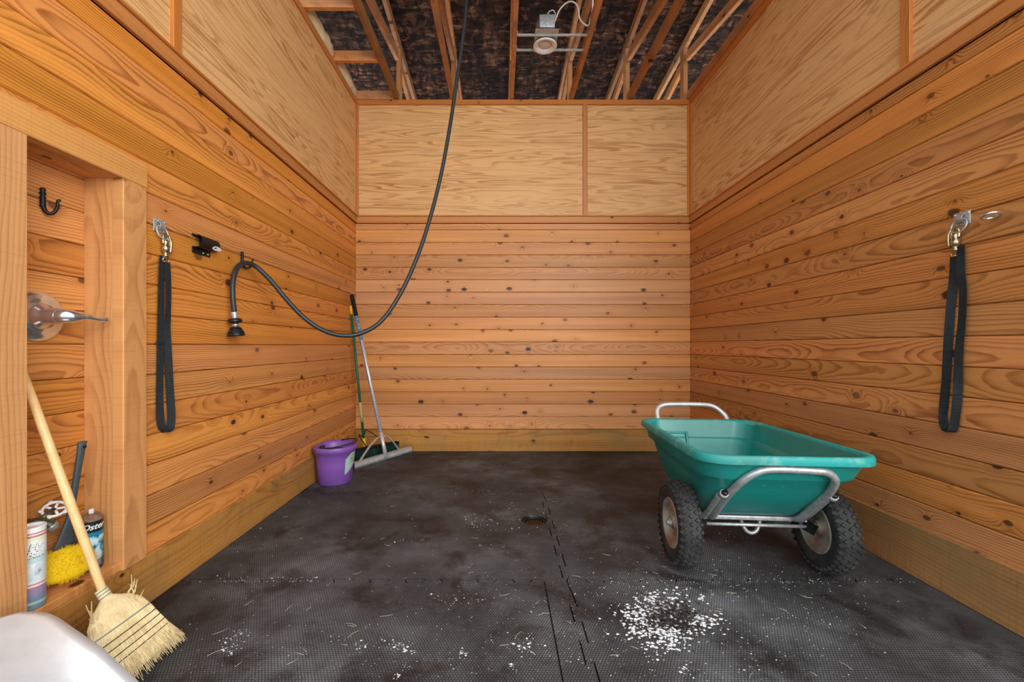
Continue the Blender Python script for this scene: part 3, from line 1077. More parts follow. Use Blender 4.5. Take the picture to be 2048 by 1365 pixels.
# ------------------------------------------------------------------ rake and push broom in the corner
rk0 = P(746, 921, 4.13)
rake = thing('landscape_rake', 'aluminium rake with blue and silver pole and black grip leaning in the corner', 'rake', (rk0.x, rk0.y, 0))
rA, rB = Vector((-1.300, 3.80, 0.030)), Vector((-0.915, 4.415, 0.034))
rd = (rB - rA).normalized()
rn = Vector((rd.y, -rd.x, 0))      # towards the camera and room
if rn.y > 0:
    rn = -rn
mid = (rA + rB) / 2
rot = Matrix((rd, -rn, Vector((0, 0, 1)))).transposed()
hd = MB()
Lr = (rB - rA).length
hd.box(mid + Vector((0, 0, 0.006)), (Lr, 0.006, 0.036), rot)
hd.box(mid - rn * 0.022 + Vector((0, 0, 0.022)), (Lr, 0.044, 0.005), rot)
head = hd.build('rake_head', M_ALU, rake)
th = MB()
NT_ = 40
for k in range(NT_):
    c = rA + rd * (Lr * (k + 0.5) / NT_) + rn * 0.005
    w_ = Lr / NT_ * 0.30
    th.add([c + rd * w_ + Vector((0, 0, 0.004)), c - rd * w_ + Vector((0, 0, 0.004)), c - rd * w_ * 0.5 - Vector((0, 0, 0.028)), c + rd * w_ * 0.5 - Vector((0, 0, 0.028)),
            c + rd * w_ - rn * 0.004 + Vector((0, 0, 0.004)), c - rd * w_ - rn * 0.004 + Vector((0, 0, 0.004)), c - rd * w_ * 0.5 - rn * 0.004 - Vector((0, 0, 0.028)), c + rd * w_ * 0.5 - rn * 0.004 - Vector((0, 0, 0.028))],
           [(0, 1, 2, 3), (7, 6, 5, 4), (0, 4, 5, 1), (1, 5, 6, 2), (2, 6, 7, 3), (3, 7, 4, 0)])
th = th.build('rake_teeth', M_ALU, head)
th['kind'] = 'stuff'
ec = MB().box(rA - rd * 0.004 - rn * 0.015 + Vector((0, 0, 0.004)), (0.008, 0.042, 0.045), rot)
ec.build('end_cap', M_BLACKPLASTIC, head)
pb = mid + rn * 0.012 + Vector((0, 0, 0.0))
ptop = P(703.5, 590, 4.26)
pole_dir = (ptop - pb)


def along(t):
    return pb + pole_dir * t


MB().tube([along(0.0), along(0.15)], 0.0190, 12).build('socket', M_ALU, rake)
MB().tube([along(0.14), along(0.88)], 0.0160, 12).build('pole', M_ALU, rake)
# blue paint sleeve left on one side of the pole
sl_ = MB()
side = Vector((-1, -0.25, 0)).normalized()
side = (side - pole_dir.normalized() * side.dot(pole_dir.normalized())).normalized()
oth = pole_dir.normalized().cross(side)
rings = []
for t_ in (0.15, 0.4, 0.66, 0.88):
    c = along(t_)
    rings.append([c + (side * math.cos(R(a)) + oth * math.sin(R(a))) * 0.0166 for a in range(-60, 61, 15)])
n_ = len(rings[0])
sl_.add([p for r in rings for p in r], [(i * n_ + j, i * n_ + j + 1, (i + 1) * n_ + j + 1, (i + 1) * n_ + j) for i in range(3) for j in range(n_ - 1)], True)
sl_.build('blue_paint_stripe', M_BLUEPAINT, rake)
MB().tube([along(0.715), along(0.88)], 0.0170, 12).build('blue_sleeve', M_BLUEPAINT, rake)
MB().tube([along(0.865), along(0.87), along(0.995), along(1.0)], [0.0185, 0.0195, 0.0195, 0.017], 12).build('grip', M_GRIP, rake)
for sgn, e_ in ((-1, 0.05), (1, 0.27)):
    far = mid + rd * (sgn * (Lr * 0.5 - e_ if sgn < 0 else Lr * 0.25)) + rn * 0.006 + Vector((0, 0, 0.024))
    top_ = along(0.118)
    br = bez([top_, top_ + rd * sgn * 0.055 + Vector((0, 0, 0.004)), (top_ + far) / 2 + rd * sgn * 0.02 + Vector((0, 0, 0.025)), far], 6)
    wd = [rn] * len(br)
    MB().ribbon(br, wd, 0.022, 0.006).build('brace', M_ALU, rake)

gb0 = P(733, 907, 4.30)
broom2 = thing('push_broom', 'green-handled push broom with dark green bristles behind the rake', 'broom', (gb0.x, gb0.y, 0))
g0, g1 = P(730, 903, 4.22), P(701.0, 612, 4.235)
gd = g1 - g0
MB().tube([g0 + gd * 0.09, g0 + gd * 0.95], 0.0125, 12).build('pole', M_GREENPAINT, broom2)
MB().tube([g0 + gd * 0.20, g0 + gd * 0.335], 0.0132, 12).build('worn_patch', M_WORN, broom2)
MB().tube([g0 + gd * 0.94, g0 + gd * 1.0], 0.0145, 12).build('end_cap', M_YELLOW, broom2)
MB().tube([g0 - gd * 0.01, g0 + gd * 0.02, g0 + gd * 0.09], [0.012, 0.018, 0.015], 12).build('ferrule', M_YELLOW, broom2)
hA, hB = Vector((-1.375, 4.06, 0)), Vector((-1.055, 4.40, 0))
hdv = (hB - hA).normalized()
hn = Vector((hdv.y, -hdv.x, 0))
rot2 = Matrix((hdv, -hn, Vector((0, 0, 1)))).transposed()
hm = (hA + hB) / 2
MB().rbox(hm + Vector((0, 0, 0.108)), ((hB - hA).length, 0.062, 0.020), 0.006, rot2).build('broom_block', M_GRIP, broom2)
brs = MB()
rg = random.Random(5)
for k in range(520):
    t = rg.random()
    w_ = rg.uniform(-1, 1)
    a = hA + (hB - hA) * t - hn * 0.026 * w_ + Vector((0, 0, 0.098))
    e = a + hdv * rg.uniform(-0.012, 0.012) - hn * 0.016 * w_ + Vector((0, 0, -0.098 + rg.uniform(0, 0.008)))
    q = rg.uniform(0.0022, 0.0036)
    brs.tube([a, e], [q, q * 0.8], 4, cap=False)
brs = brs.build('bristles', M_BRISTLE, broom2)
brs['kind'] = 'stuff'
jn = g0 + gd * 0.10
arc = bez([hm + hdv * 0.10 + Vector((0, 0, 0.122)), jn + hdv * 0.06 + Vector((0, 0, 0.045)), jn + hdv * 0.02 + Vector((0, 0, 0.055)), jn, jn - hdv * 0.05 + Vector((0, 0, 0.02)), hm - hdv * 0.12 + Vector((0, 0, 0.122))], 6)
MB().tube(arc, 0.005, 8).build('wire_brace', M_BLACKIRON, broom2)
# ------------------------------------------------------------------ overhead wash hose
hz = [P(938, -60, 3.18), P(931, 30, 3.18), P(921, 110, 3.17), P(908, 200, 3.14), P(897, 270, 3.11), P(882, 350, 3.07), P(862, 430, 3.02), P(838, 505, 2.96), P(805, 580, 2.89), P(765, 640, 2.82), P(722, 667, 2.75), P(680, 671, 2.69),
      P(640, 658, 2.65), P(604, 632, 2.61), P(572, 598, 2.58), P(542, 562, 2.55), P(516, 537, 2.52), P(497, 527, 2.475)]
WX = XL + 0.024
hz += [PX(480, 530, WX + 0.014), PX(470, 545, WX + 0.015), PX(465.5, 568, WX + 0.018), PX(465.5, 595, WX + 0.022), PX(468.5, 625, WX + 0.027)]
hose = thing('wash_hose', 'long black rubber hose hanging from the ceiling and looped over a wall hook', 'hose', tuple(hz[0]))
up = [Vector((hz[0].x + 0.035, hz[0].y - 0.02, 4.02)), Vector((hz[0].x + 0.03, hz[0].y - 0.01, 3.95))]
MB().tube(bez(up + hz, 6), 0.0138, 12).build('hose_line', M_HOSE, hose)
MB().lathe([(0.0, 0.40), (0.020, 0.40), (0.020, 0.05), (0.024, 0.05), (0.024, -0.02), (0.0, -0.02)], up[0], Z, 14).build('swivel_fitting', M_BRASS, hose)
e_ = hz[-1]
dn = (PX(472.5, 668, WX + 0.033) - e_).normalized()
noz = MB().lathe([(0.0, 0.030), (0.016, 0.032), (0.030, 0.035), (0.035, 0.042), (0.035, 0.052), (0.030, 0.058), (0.018, 0.060)], e_, dn, 20).build('coupling', M_BLACKPLASTIC, hose)
MB().lathe([(0.0155, -0.002), (0.0165, 0.0), (0.0165, 0.014), (0.0155, 0.032)], e_, dn, 16).build('hose_clamp', M_STEEL, hose)
MB().lathe([(0.0, 0.058), (0.0165, 0.060), (0.0165, 0.080), (0.0, 0.082)], e_, dn, 16).build('metal_collar', M_CHROME, hose)
nz_ = MB().lathe([(0.0, 0.078), (0.018, 0.080), (0.026, 0.088), (0.035, 0.110), (0.043, 0.122), (0.043, 0.130), (0.030, 0.131), (0.026, 0.124), (0.0, 0.122)], e_, dn, 24).build('spray_nozzle', M_BLACKPLASTIC, hose)
rib = MB()
ea = dn.orthogonal().normalized()
eb = dn.cross(ea)
for k in range(14):
    a = 2 * math.pi * k / 14
    er = ea * math.cos(a) + eb * math.sin(a)
    rib.tube([e_ + dn * 0.084 + er * 0.0245, e_ + dn * 0.116 + er * 0.0395], 0.0022, 5)
rb_ = rib.build('grip_ribs', M_BLACKPLASTIC, nz_)
rb_['kind'] = 'stuff'


def wall_hook(label, y, z, x0, h, reach, side):
    """wrought hook: stem with three turned beads and an upturned prong"""
    t = thing('wall_hook', label, 'hook', (x0, y, z))
    s = MB()
    pr = [(0.0, 0.0), (0.006, 0.002), (0.0095, 0.008), (0.0055, 0.014), (0.0095, 0.020), (0.0095, 0.024), (0.0055, 0.029), (0.0095, 0.035), (0.0075, 0.042), (0.0085, h * 0.7), (0.0085, h)]
    s.lathe([(r, -q) for r, q in pr], (x0 + 0.009, y, z), Z, 12)
    s.build('stem', M_BLACKIRON, t)
    b0 = Vector((x0 + 0.009, y, z - h))
    sd = Vector(side)
    pts = bez([b0 + Z * 0.01, b0 + Z * -0.008 + sd * 0.004, b0 - Z * 0.020 + sd * reach * 0.35, b0 - Z * 0.016 + sd * reach * 0.7, b0 + Z * 0.006 + sd * reach * 0.95, b0 + Z * 0.030 + sd * reach, b0 + Z * 0.034 + sd * (reach + 0.008)], 5)
    n_ = len(pts)
    MB().tube(pts, [0.0075 - 0.0035 * k / n_ for k in range(n_)], 10).build('prong', M_BLACKIRON, t)
    return t


hp_ = PX(481, 503, XL)
wall_hook('black iron wall hook holding up the hose on the left wall', hp_.y, hp_.z, XL + 0.001, 0.075, 0.052, (0.85, 0.52, 0))
hp_ = PX(80, 375, NXB)
wall_hook('black iron hook inside the wall niche above the lever', hp_.y, hp_.z, NXB + 0.001, 0.070, 0.038, (0.75, 0.66, 0))

# ------------------------------------------------------------------ black hinge-out bracket on the left wall
b0, b1, b2 = PX(383, 480, XL).y, PX(419, 480, XL).y, PX(436.5, 480, XL - -0.03).y
zt, zb_ = CAMZ + (CV - 466) / FPX * b0, CAMZ - (505 - CV) / FPX * b0
brk = thing('wall_bracket', 'black metal hat-shaped bracket with white sticker beside the hose', 'bracket', (XL, b0, zb_))
fl, fl2 = 0.012, 0.032
for za, zb2 in ((zt - fl, zt), (zb_, zb_ + fl2)):
    MB().rbox((XL + 0.003, (b0 + b1) / 2, (za + zb2) / 2), (0.004, b1 - b0, zb2 - za), 0.0015).build('flange', M_BLACKPAINT, brk)
zc_ = (zt - fl + zb_ + fl2) / 2
hh = (zt - zb_ - fl - fl2) / 2
prf = []
for k in range(13):
    a = R(90 - 180 * k / 12)
    prf.append((0.034 + 0.022 * math.cos(a) if abs(math.cos(a)) > 1e-6 else 0.034, (hh + 0.004) * math.sin(a)))
prf = [(0.003, hh + 0.004)] + prf + [(0.003, -hh - 0.004)]
ch_ = MB()
inn = [(max(0.003, px_ - 0.003), pz * 0.93) for px_, pz in prf]


def sec(y, s=1.0):
    return [Vector((XL + px_ * s, y, zc_ + pz * s)) for px_, pz in prf] + [Vector((XL + px_ * s, y, zc_ + pz * s)) for px_, pz in reversed(inn)]


ch_.loft([sec(b0), sec(b1)], True, True, False)
ch_.build('channel', M_BLACKPAINT, brk)
ch2 = MB()
y2 = 2.205
ch2.loft([[Vector((XL + px_ * 0.93, y, zc_ + pz * 0.9)) for px_, pz in prf] for y in (b0 + 0.05, y2)], True, True, False)
ch2.build('inner_tube', M_BLACKPAINT, brk)
stk = MB()
ring_ = []
for k in range(20):
    a = 2 * math.pi * k / 20
    yy_ = b1 - 0.022 + 0.034 * math.cos(a)
    ang = 0.62 + 0.42 * math.sin(a)
    ring_.append(Vector((XL + 0.034 + 0.0232 * math.cos(-ang), yy_, zc_ - (hh + 0.0055) * math.sin(ang))))
stk.add(ring_, [tuple(range(20))])
stk.build('sticker', M_WHITE, brk)
for k in range(2):
    MB().lathe([(0.0, 0.004), (0.004, 0.003), (0.005, 0.0)], (XL + 0.005, b0 + 0.075 + 0.035 * k, zb_ + 0.012), X, 10).build('screw', M_STEEL, brk)

# ------------------------------------------------------------------ tie rings, snaps and webbing straps
def tie_plate(label, x0, y, z, s):
    """s = +1: wall faces +x"""
    t = thing('tie_ring', label, 'ring', (x0, y, z))
    pl = MB()
    pl.rbox((x0 + s * 0.002, y, z), (0.004, 0.066, 0.058), 0.0015)
    pl.build('plate', M_STEEL, t)
    hmp = bez([Vector((x0 + s * 0.003, y, z + 0.022)), Vector((x0 + s * 0.014, y, z + 0.012)), Vector((x0 + s * 0.017, y, z)), Vector((x0 + s * 0.012, y, z - 0.012)), Vector((x0 + s * 0.003, y, z - 0.02))], 4)
    MB().ribbon(hmp, [Y] * len(hmp), 0.026, 0.004).build('strap_clip', M_STEEL, t)
    MB().torus((x0 + s * 0.016, y, z - 0.030), (1, 0.0, 0.25 * s), 0.031, 0.0038, 28, 8).build('ring', M_STEEL, t)
    for yy_ in (-0.026, 0.026):
        MB().lathe([(0.0, 0.005 * s), (0.004, 0.004 * s), (0.005, 0.0)], (x0 + s * 0.004, y + yy_, z + 0.02), X, 8).build('screw', M_STEEL, t)
    return t


def strap(label, x0, s, y, z, left, right, snap_label, wd_l, wd_r, mag=1.0):
    """webbing loop: pixel tracks of both strands on the wall plane"""
    t = thing('tie_strap', label, 'strap', (x0, y, z - 0.2))
    off = x0 + s * 0.016
    for nm, tr_, wds, o_ in (('strap_strand', left, wd_l, 0.0), ('strap_strand', right, wd_r, 0.006)):
        pts = [PX(u, v, off + s * o_) for u, v in tr_]
        n8 = 6
        pp = bez(pts, n8)
        ww = []
        for k in range(len(pp)):
            f = k / (len(pp) - 1) * (len(wds) - 1)
            i0 = min(int(f), len(wds) - 2)
            a = R(wds[i0] + (wds[i0 + 1] - wds[i0]) * (f - i0))
            ww.append(Vector((s * math.sin(a), math.cos(a), 0)))
        MB().ribbon(pp, ww, 0.030, 0.0032).build(nm, M_WEB, t)
    return t


def snap(root, x0, s, y, z):
    """quick-release snap: swivel body, bail and barrel"""
    xx = x0 + s * 0.020
    k = 1.35
    MB().lathe([(r_ * k, h_) for r_, h_ in [(0.0, 0.0), (0.008, -0.002), (0.010, -0.012), (0.010, -0.030), (0.012, -0.032), (0.012, -0.052), (0.008, -0.056), (0.006, -0.066), (0.009, -0.070), (0.009, -0.078), (0.0, -0.080)]], (xx, y, z - 0.012), Z, 14).build('snap_body', M_NICKEL, root)
    c = Vector((xx, y + 0.0, z - 0.004))
    MB().tube(bez([c + Vector((0, -0.013, -0.030)), c + Vector((0, -0.015, -0.004)), c + Vector((0, -0.004, 0.012)), c + Vector((0, 0.006, 0.010)), c + Vector((0, 0.015, -0.006)), c + Vector((0, 0.014, -0.034))], 5), 0.0058, 8).build('snap_jaw', M_NICKEL, root)
    MB().tube(bez([c + Vector((s * 0.004, 0.016, 0.006)), c + Vector((s * 0.006, 0.024, -0.02)), c + Vector((s * 0.004, 0.022, -0.065))], 5), 0.0062, 8).build('snap_lever', M_NICKEL, root)
    q = Vector((xx, y, z - 0.100))
    pts = [q + Vector((0, -0.016, -0.012)), q + Vector((0, -0.014, 0.006)), q + Vector((0, 0.014, 0.006)), q + Vector((0, 0.016, -0.012))]
    MB().tube(pts + [pts[0]], 0.0042, 8).build('square_loop', M_NICKEL, root)


pL = PX(318, 452, XL)
tie_plate('galvanised tie ring plate holding the strap on the left wall', XL, pL.y, pL.z, 1)
sL = strap('black webbing tie strap hanging from the left wall ring', XL, 1, pL.y, pL.z,
           [(325, 512), (323, 560), (322, 620), (321, 690), (320, 760), (320, 815), (323, 850), (332, 864)],
           [(335, 525), (337, 575), (336, 630), (334, 660), (336, 705), (340, 780), (343, 830), (341, 856), (333, 864)], '', [0, 0, 5, 10, 10, 20, 40, 70], [0, 0, 0, 20, 30, 30, 45, 60, 70])
snap(sL, XL, 1, pL.y + 0.012, pL.z - 0.045)
pR = PX(1925, 438, XR)
tie_plate('galvanised tie ring plate holding the strap on the right wall', XR, pR.y, pR.z, -1)
sR = strap('black webbing tie strap hanging from the right wall ring', XR, -1, pR.y, pR.z,
           [(1908, 512), (1907, 560), (1901, 620), (1896, 690), (1892, 760), (1888, 805), (1886, 835), (1890, 856), (1900, 864)],
           [(1922, 492), (1921, 540), (1926, 580), (1924, 640), (1918, 700), (1916, 755), (1915, 790), (1911, 830), (1906, 858), (1899, 864)], '', [0, 20, 55, 30, 15, 30, 60, 40, 70], [0, 10, 0, 0, 10, 20, 60, 20, 50, 70])
snap(sR, XR, -1, pR.y + 0.010, pR.z - 0.045)
kp = bez([PX(1914, 700, XR - 0.012), PX(1914.5, 715, XR - 0.012)], 2)
MB().ribbon(kp, [Y] * len(kp), 0.034, 0.012).build('keeper', M_WEB, sR)
kp = bez([PX(1917, 756, XR - 0.012), PX(1917, 764, XR - 0.012)], 2)
kp = bez([PX(321, 683, XL + 0.016), PX(321, 690, XL + 0.016)], 2)
MB().ribbon(kp, [Y] * len(kp), 0.036, 0.010).build('keeper', M_WEB, sL)
er_ = PX(1992, 431, XR - 0.02)
ey_ = thing('eye_ring', 'bare chrome screw eye in the right wall near the strap', 'ring', (XR, er_.y, er_.z))
MB().torus((XR - 0.036, er_.y + 0.004, er_.z), (0.10, 0.22, 1), 0.026, 0.0062, 28, 10).build('ring', M_CHROME, ey_)
MB().tube([(XR + 0.004, er_.y + 0.004, er_.z), (XR - 0.012, er_.y + 0.004, er_.z)], 0.0065, 10).build('shank', M_CHROME, ey_)

# ------------------------------------------------------------------ niche contents
VY, VZ = 1.520, CAMZ + (CV - 633) / FPX * 1.52
val = thing('shower_valve', 'chrome shower valve with lever handle set in the wall niche', 'valve', (NXB, VY, VZ))
MB().lathe([(0.090, 0.0), (0.090, 0.004), (0.086, 0.010), (0.076, 0.015), (0.064, 0.014), (0.060, 0.017), (0.040, 0.020), (0.030, 0.022)], (NXB, VY, VZ), X, 48).build('escutcheon', M_CHROME, val)
MB().lathe([(0.048, 0.016), (0.044, 0.026), (0.033, 0.034), (0.031, 0.040), (0.029, 0.042), (0.029, 0.084), (0.027, 0.086), (0.0, 0.088)], (NXB, VY, VZ), X, 32).build('sleeve', M_CHROME, val)
lv = bez([Vector((NXB + 0.075, VY - 0.004, VZ)), Vector((NXB + 0.108, VY + 0.014, VZ)), Vector((NXB + 0.124, VY + 0.055, VZ + 0.001)), Vector((NXB + 0.126, VY + 0.095, VZ - 0.004)), Vector((NXB + 0.128, VY + 0.128, VZ - 0.004))], 6)
n_ = len(lv)
MB().tube(lv, [0.027, 0.028, 0.028, 0.027, 0.026, 0.025, 0.024, 0.022, 0.019, 0.016, 0.014, 0.012] + [0.010] * (n_ - 14) + [0.0115, 0.010], 14).build('lever', M_CHROME, val)

SY, SZ = 1.480, CAMZ - (1045 - CV) / FPX * 1.495
tap = thing('hose_tap', 'tarnished brass hose tap with white wheel handle in the niche', 'tap', (NXB, SY - 0.02, SZ))
MB().tube(bez([Vector((NXB, SY - 0.03, SZ + 0.005)), Vector((NXB + 0.04, SY - 0.02, SZ + 0.008)), Vector((NXB + 0.062, SY + 0.0, SZ + 0.002)), Vector((NXB + 0.078, SY + 0.015, SZ - 0.012))], 6), [0.017] * 8 + [0.019] * 4 + [0.017] * 7, 12).build('tap_body', M_BRASS, tap)
MB().lathe([(0.0, 0.0), (0.018, 0.0), (0.018, 0.016), (0.014, 0.018), (0.014, 0.024), (0.0, 0.024)], (NXB + 0.072, SY + 0.012, SZ - 0.008), (0.6, 0.35, -0.75), 14).build('outlet', M_STEEL, tap)
wc = Vector((NXB + 0.056, SY + 0.045, SZ + 0.034))
wa = Vector((0.42, -0.42, 0.85)).normalized()
MB().tube([Vector((NXB + 0.05, SY - 0.005, SZ + 0.01)), wc], 0.009, 10).build('valve_stem', M_BRASS, tap)
wh = MB().torus(wc, wa, 0.031, 0.0048, 32, 8)
e1 = wa.orthogonal().normalized()
e2 = wa.cross(e1)
for k in range(5):
    a = 2 * math.pi * k / 5
    wh.tube([wc, wc + (e1 * math.cos(a) + e2 * math.sin(a)) * 0.031], 0.0045, 6)
    wh.lathe([(0.0, 0.0), (0.007, 0.0), (0.007, 0.008), (0.0, 0.008)], wc + (e1 * math.cos(a + 0.6) + e2 * math.sin(a + 0.6)) * 0.034 - wa * 0.004, wa, 8)
wh.build('wheel_handle', M_WHITE, tap)


def text_on_can(s, size, c, r, z, ang, mat, parent, shear=0.0, slant=0.0, name='lettering'):
    cu = bpy.data.curves.new('lettering', 'FONT')
    cu.body = s
    cu.size = size
    cu.align_x = 'CENTER'
    cu.align_y = 'CENTER'
    cu.extrude = 0.0003
    cu.shear = shear
    cu.offset = size * 0.02
    tmp = bpy.data.objects.new('tmp_text', cu)
    COL.objects.link(tmp)
    bpy.context.view_layer.update()
    me = bpy.data.meshes.new_from_object(tmp.evaluated_get(bpy.context.evaluated_depsgraph_get()))
    bpy.data.objects.remove(tmp)
    inv = wm(parent).inverted()
    for v in me.vertices:
        a = ang + v.co.x / r
        rr = r + 0.0004 + v.co.z
        v.co = inv @ Vector((c[0] + rr * math.cos(a), c[1] + rr * math.sin(a), z + v.co.y + slant * v.co.x))
    me.materials.clear()
    me.materials.append(mat)
    me.name = name
    o = bpy.data.objects.new(name, me)
    COL.objects.link(o)
    o.parent = parent
    return o


def can_mat(name, stops, seed, art):
    """printed can: bands by height plus a mottled picture"""
    T = NT(name)
    co = T.coords()
    x, y, z = T.sep(co)
    nz = T.noise(T.vmath('ADD', T.vmath('MULTIPLY', co, (38, 38, 24)), (seed, 0, 0)), 1.0, 3, 0.6)
    col = T.ramp(T.math('DIVIDE', z, 0.26), stops)
    pic = T.ramp(nz, art)
    return T, col, pic, z


def flat_stops(lst):
    out = []
    for k, (p, c) in enumerate(lst):
        if k:
            out.append((p - 0.002, lst[k - 1][1]))
        out.append((p, c))
    return out


W_, RD, LV, BLU, YG = rgb(226, 230, 228), rgb(196, 112, 118), rgb(150, 142, 176), rgb(120, 156, 172), rgb(214, 226, 170)
T, col, pic, zz_ = can_mat('fly_spray_print', flat_stops([(0.0, BLU), (0.07, rgb(196, 208, 214)), (0.10, BLU), (0.15, LV), (0.26, rgb(196, 120, 140)), (0.285, W_), (0.31, RD), (0.325, W_), (0.58, rgb(190, 214, 218)), (0.70, W_), (0.86, YG), (0.885, W_), (0.90, RD), (0.925, W_), (0.94, RD), (0.958, W_)]), 3.0,
                         [(0.35, rgb(60, 90, 96)), (0.45, rgb(196, 214, 218)), (0.7, rgb(240, 240, 238))])
inpic = T.math('MULTIPLY', T.math('GREATER_THAN', zz_, 0.26 * 0.36), T.math('LESS_THAN', zz_, 0.26 * 0.57))
M_CANW = T.fin(T.mix(T.math('MULTIPLY', inpic, 0.9), col, pic), 0.3, 0.5)
T, col, pic, zz_ = can_mat('blade_spray_print', flat_stops([(0.0, rgb(20, 62, 96)), (0.50, rgb(24, 128, 160)), (0.56, rgb(22, 34, 44))]), 9.0,
                         [(0.36, rgb(16, 58, 84)), (0.45, rgb(30, 150, 186)), (0.53, rgb(196, 230, 238)), (0.75, rgb(236, 244, 248))])
inpic = T.math('MULTIPLY', T.math('GREATER_THAN', zz_, 0.26 * 0.16), T.math('LESS_THAN', zz_, 0.26 * 0.50))
M_CANB = T.fin(T.mix(inpic, col, pic), 0.3, 0.5)

cw = Vector((-1.537, 1.402, NZ0))
canw = thing('spray_can', 'white tall can with red bands and fly lettering behind the niche post', 'can', cw)
MB().lathe([(0.0, 0.0), (0.033, 0.0), (0.035, 0.004), (0.035, 0.256), (0.033, 0.262)], cw, Z, 32, False).build('can_body', M_CANW, canw)
MB().lathe([(0.035, 0.258), (0.036, 0.262), (0.034, 0.266), (0.031, 0.262), (0.030, 0.256), (0.010, 0.258), (0.0, 0.258)], cw, Z, 32).build('can_rim', M_WHITE, canw)
view = math.atan2(-cw.y, -cw.x) + 0.25
M_CANINK = plain('can_green_ink', rgb(54, 74, 66), 0.5)
for s_, z_ in (('Fly', 0.203), ('Bait', 0.178)):
    text_on_can(s_, 0.031, cw, 0.0350, cw.z + z_, view, M_CANINK, canw, 0.25, 0.05)
    text_on_can(s_, 0.029, cw, 0.0356, cw.z + z_ + 0.0016, view + 0.03, M_WHITE, canw, 0.25, 0.05)
cb = Vector((-1.572, 1.645, NZ0))
canb = thing('spray_can', 'dark blue can with white script lettering and rusty top in the niche corner', 'can', cb)
MB().lathe([(0.0, 0.0), (0.032, 0.0), (0.034, 0.004), (0.034, 0.188)], cb, Z, 32).build('can_body', M_CANB, canb)
MB().lathe([(0.034, 0.186), (0.0355, 0.188), (0.0355, 0.193), (0.033, 0.195), (0.026, 0.206), (0.018, 0.211), (0.012, 0.211), (0.0, 0.211)], cb, Z, 32).build('can_top', M_RUSTCAN, canb)
MB().rbox(cb + Vector((0, 0, 0.219)), (0.014, 0.014, 0.018), 0.003, Matrix.Rotation(0.4, 3, 'Z')).build('spray_tip', M_WHITE, canb)
view = math.atan2(-cb.y, -cb.x) + 0.16
text_on_can('Oster', 0.030, cb, 0.0342, cb.z + 0.166, view, M_WHITE, canb, 0.35, 0.06)
lnm = MB()
for k in range(6):
    z_ = cb.z + 0.018 + 0.0045 * k
    pts = [cb + Vector((0, 0, z_ - cb.z)) + Vector((math.cos(view + a_), math.sin(view + a_), 0)) * 0.0345 for a_ in (0.0, 0.25, 0.5, 0.75)]
    lnm.tube(pts, 0.0008, 4)
o = lnm.build('small_print', M_WHITE, canb)
o['kind'] = 'stuff'

# scrub brush with long grey handle
q0, q1 = P(165, 884, 1.600), P(128, 1106, 1.555)
brush = thing('scrub_brush', 'long grey-handled brush with yellow scrubbing pad leaning in the niche', 'brush', (q1.x, q1.y, NZ0))
hd_ = bez([q0, q0 + (q1 - q0) * 0.35, q0 + (q1 - q0) * 0.65, q1 + Vector((0.0, 0.0, 0.02))], 6)
rg2 = []
for k, p in enumerate(hd_):
    f = k / (len(hd_) - 1)
    w_ = 0.0155 + (0.002 if f < 0.1 else 0) - 0.003 * math.sin(f * 3.1) + max(0, f - 0.7) * 0.10
    t_ = 0.009
    rg2.append([p + Vector((0, w_ * math.cos(a), 0)) * 0.95 + Vector((1, 0, 0)) * t_ * math.sin(a) for a in [2 * math.pi * j / 12 for j in range(12)]])
MB().loft(rg2, True, True).build('brush_handle', M_GREYPL, brush)
MB().lathe([(0.0, 0.004), (0.005, 0.004), (0.006, 0.0)], q0 + Vector((0.008, 0.0, -0.018)), (0.75, -0.65, 0), 12).build('hang_hole', M_BLACKIRON, brush)
pc = Vector((-1.560, 1.532, NZ0 + 0.072))
pn = Vector((0.78, -0.45, 0.42)).normalized()
pe1 = Vector((0.5, 0.86, 0)).normalized()
pe1 = (pe1 - pn * pe1.dot(pn)).normalized()
pe2 = pn.cross(pe1)
pr_ = []
for fz, fr_ in ((-0.028, 0.9), (-0.02, 1.0), (0.0, 1.02), (0.012, 0.98), (0.020, 0.85), (0.025, 0.5), (0.026, 0.05)):
    pr_.append([pc + pn * fz + (pe1 * 0.082 * math.copysign(abs(math.cos(a)) ** 0.8, math.cos(a)) + pe2 * 0.056 * math.copysign(abs(math.sin(a)) ** 0.8, math.sin(a))) * fr_ for a in [2 * math.pi * j / 28 for j in range(28)]])
MB().loft(pr_, True, True).build('scrub_pad', M_YPAD, brush)
fz_ = MB()
rgp = random.Random(11)
for k in range(2600):
    a = rgp.uniform(0, 2 * math.pi)
    f = math.sqrt(rgp.random())
    p = pc + (pe1 * 0.080 * math.cos(a) + pe2 * 0.054 * math.sin(a)) * f + pn * (0.024 * (1 - f ** 4) + rgp.uniform(-0.01, 0.0))
    d = (pn * rgp.uniform(0.1, 1.0) + (pe1 * math.cos(a) + pe2 * math.sin(a)) * f * 1.2 + Vector((rgp.uniform(-1, 1), rgp.uniform(-1, 1), rgp.uniform(-1, 1))) * 0.6).normalized()
    q = d.orthogonal().normalized() * 0.0013
    fz_.add([p + q, p - q, p + d * rgp.uniform(0.009, 0.02)], [(0, 1, 2)])
o = fz_.build('scrub_fibres', M_YPAD, brush)
o['kind'] = 'stuff'
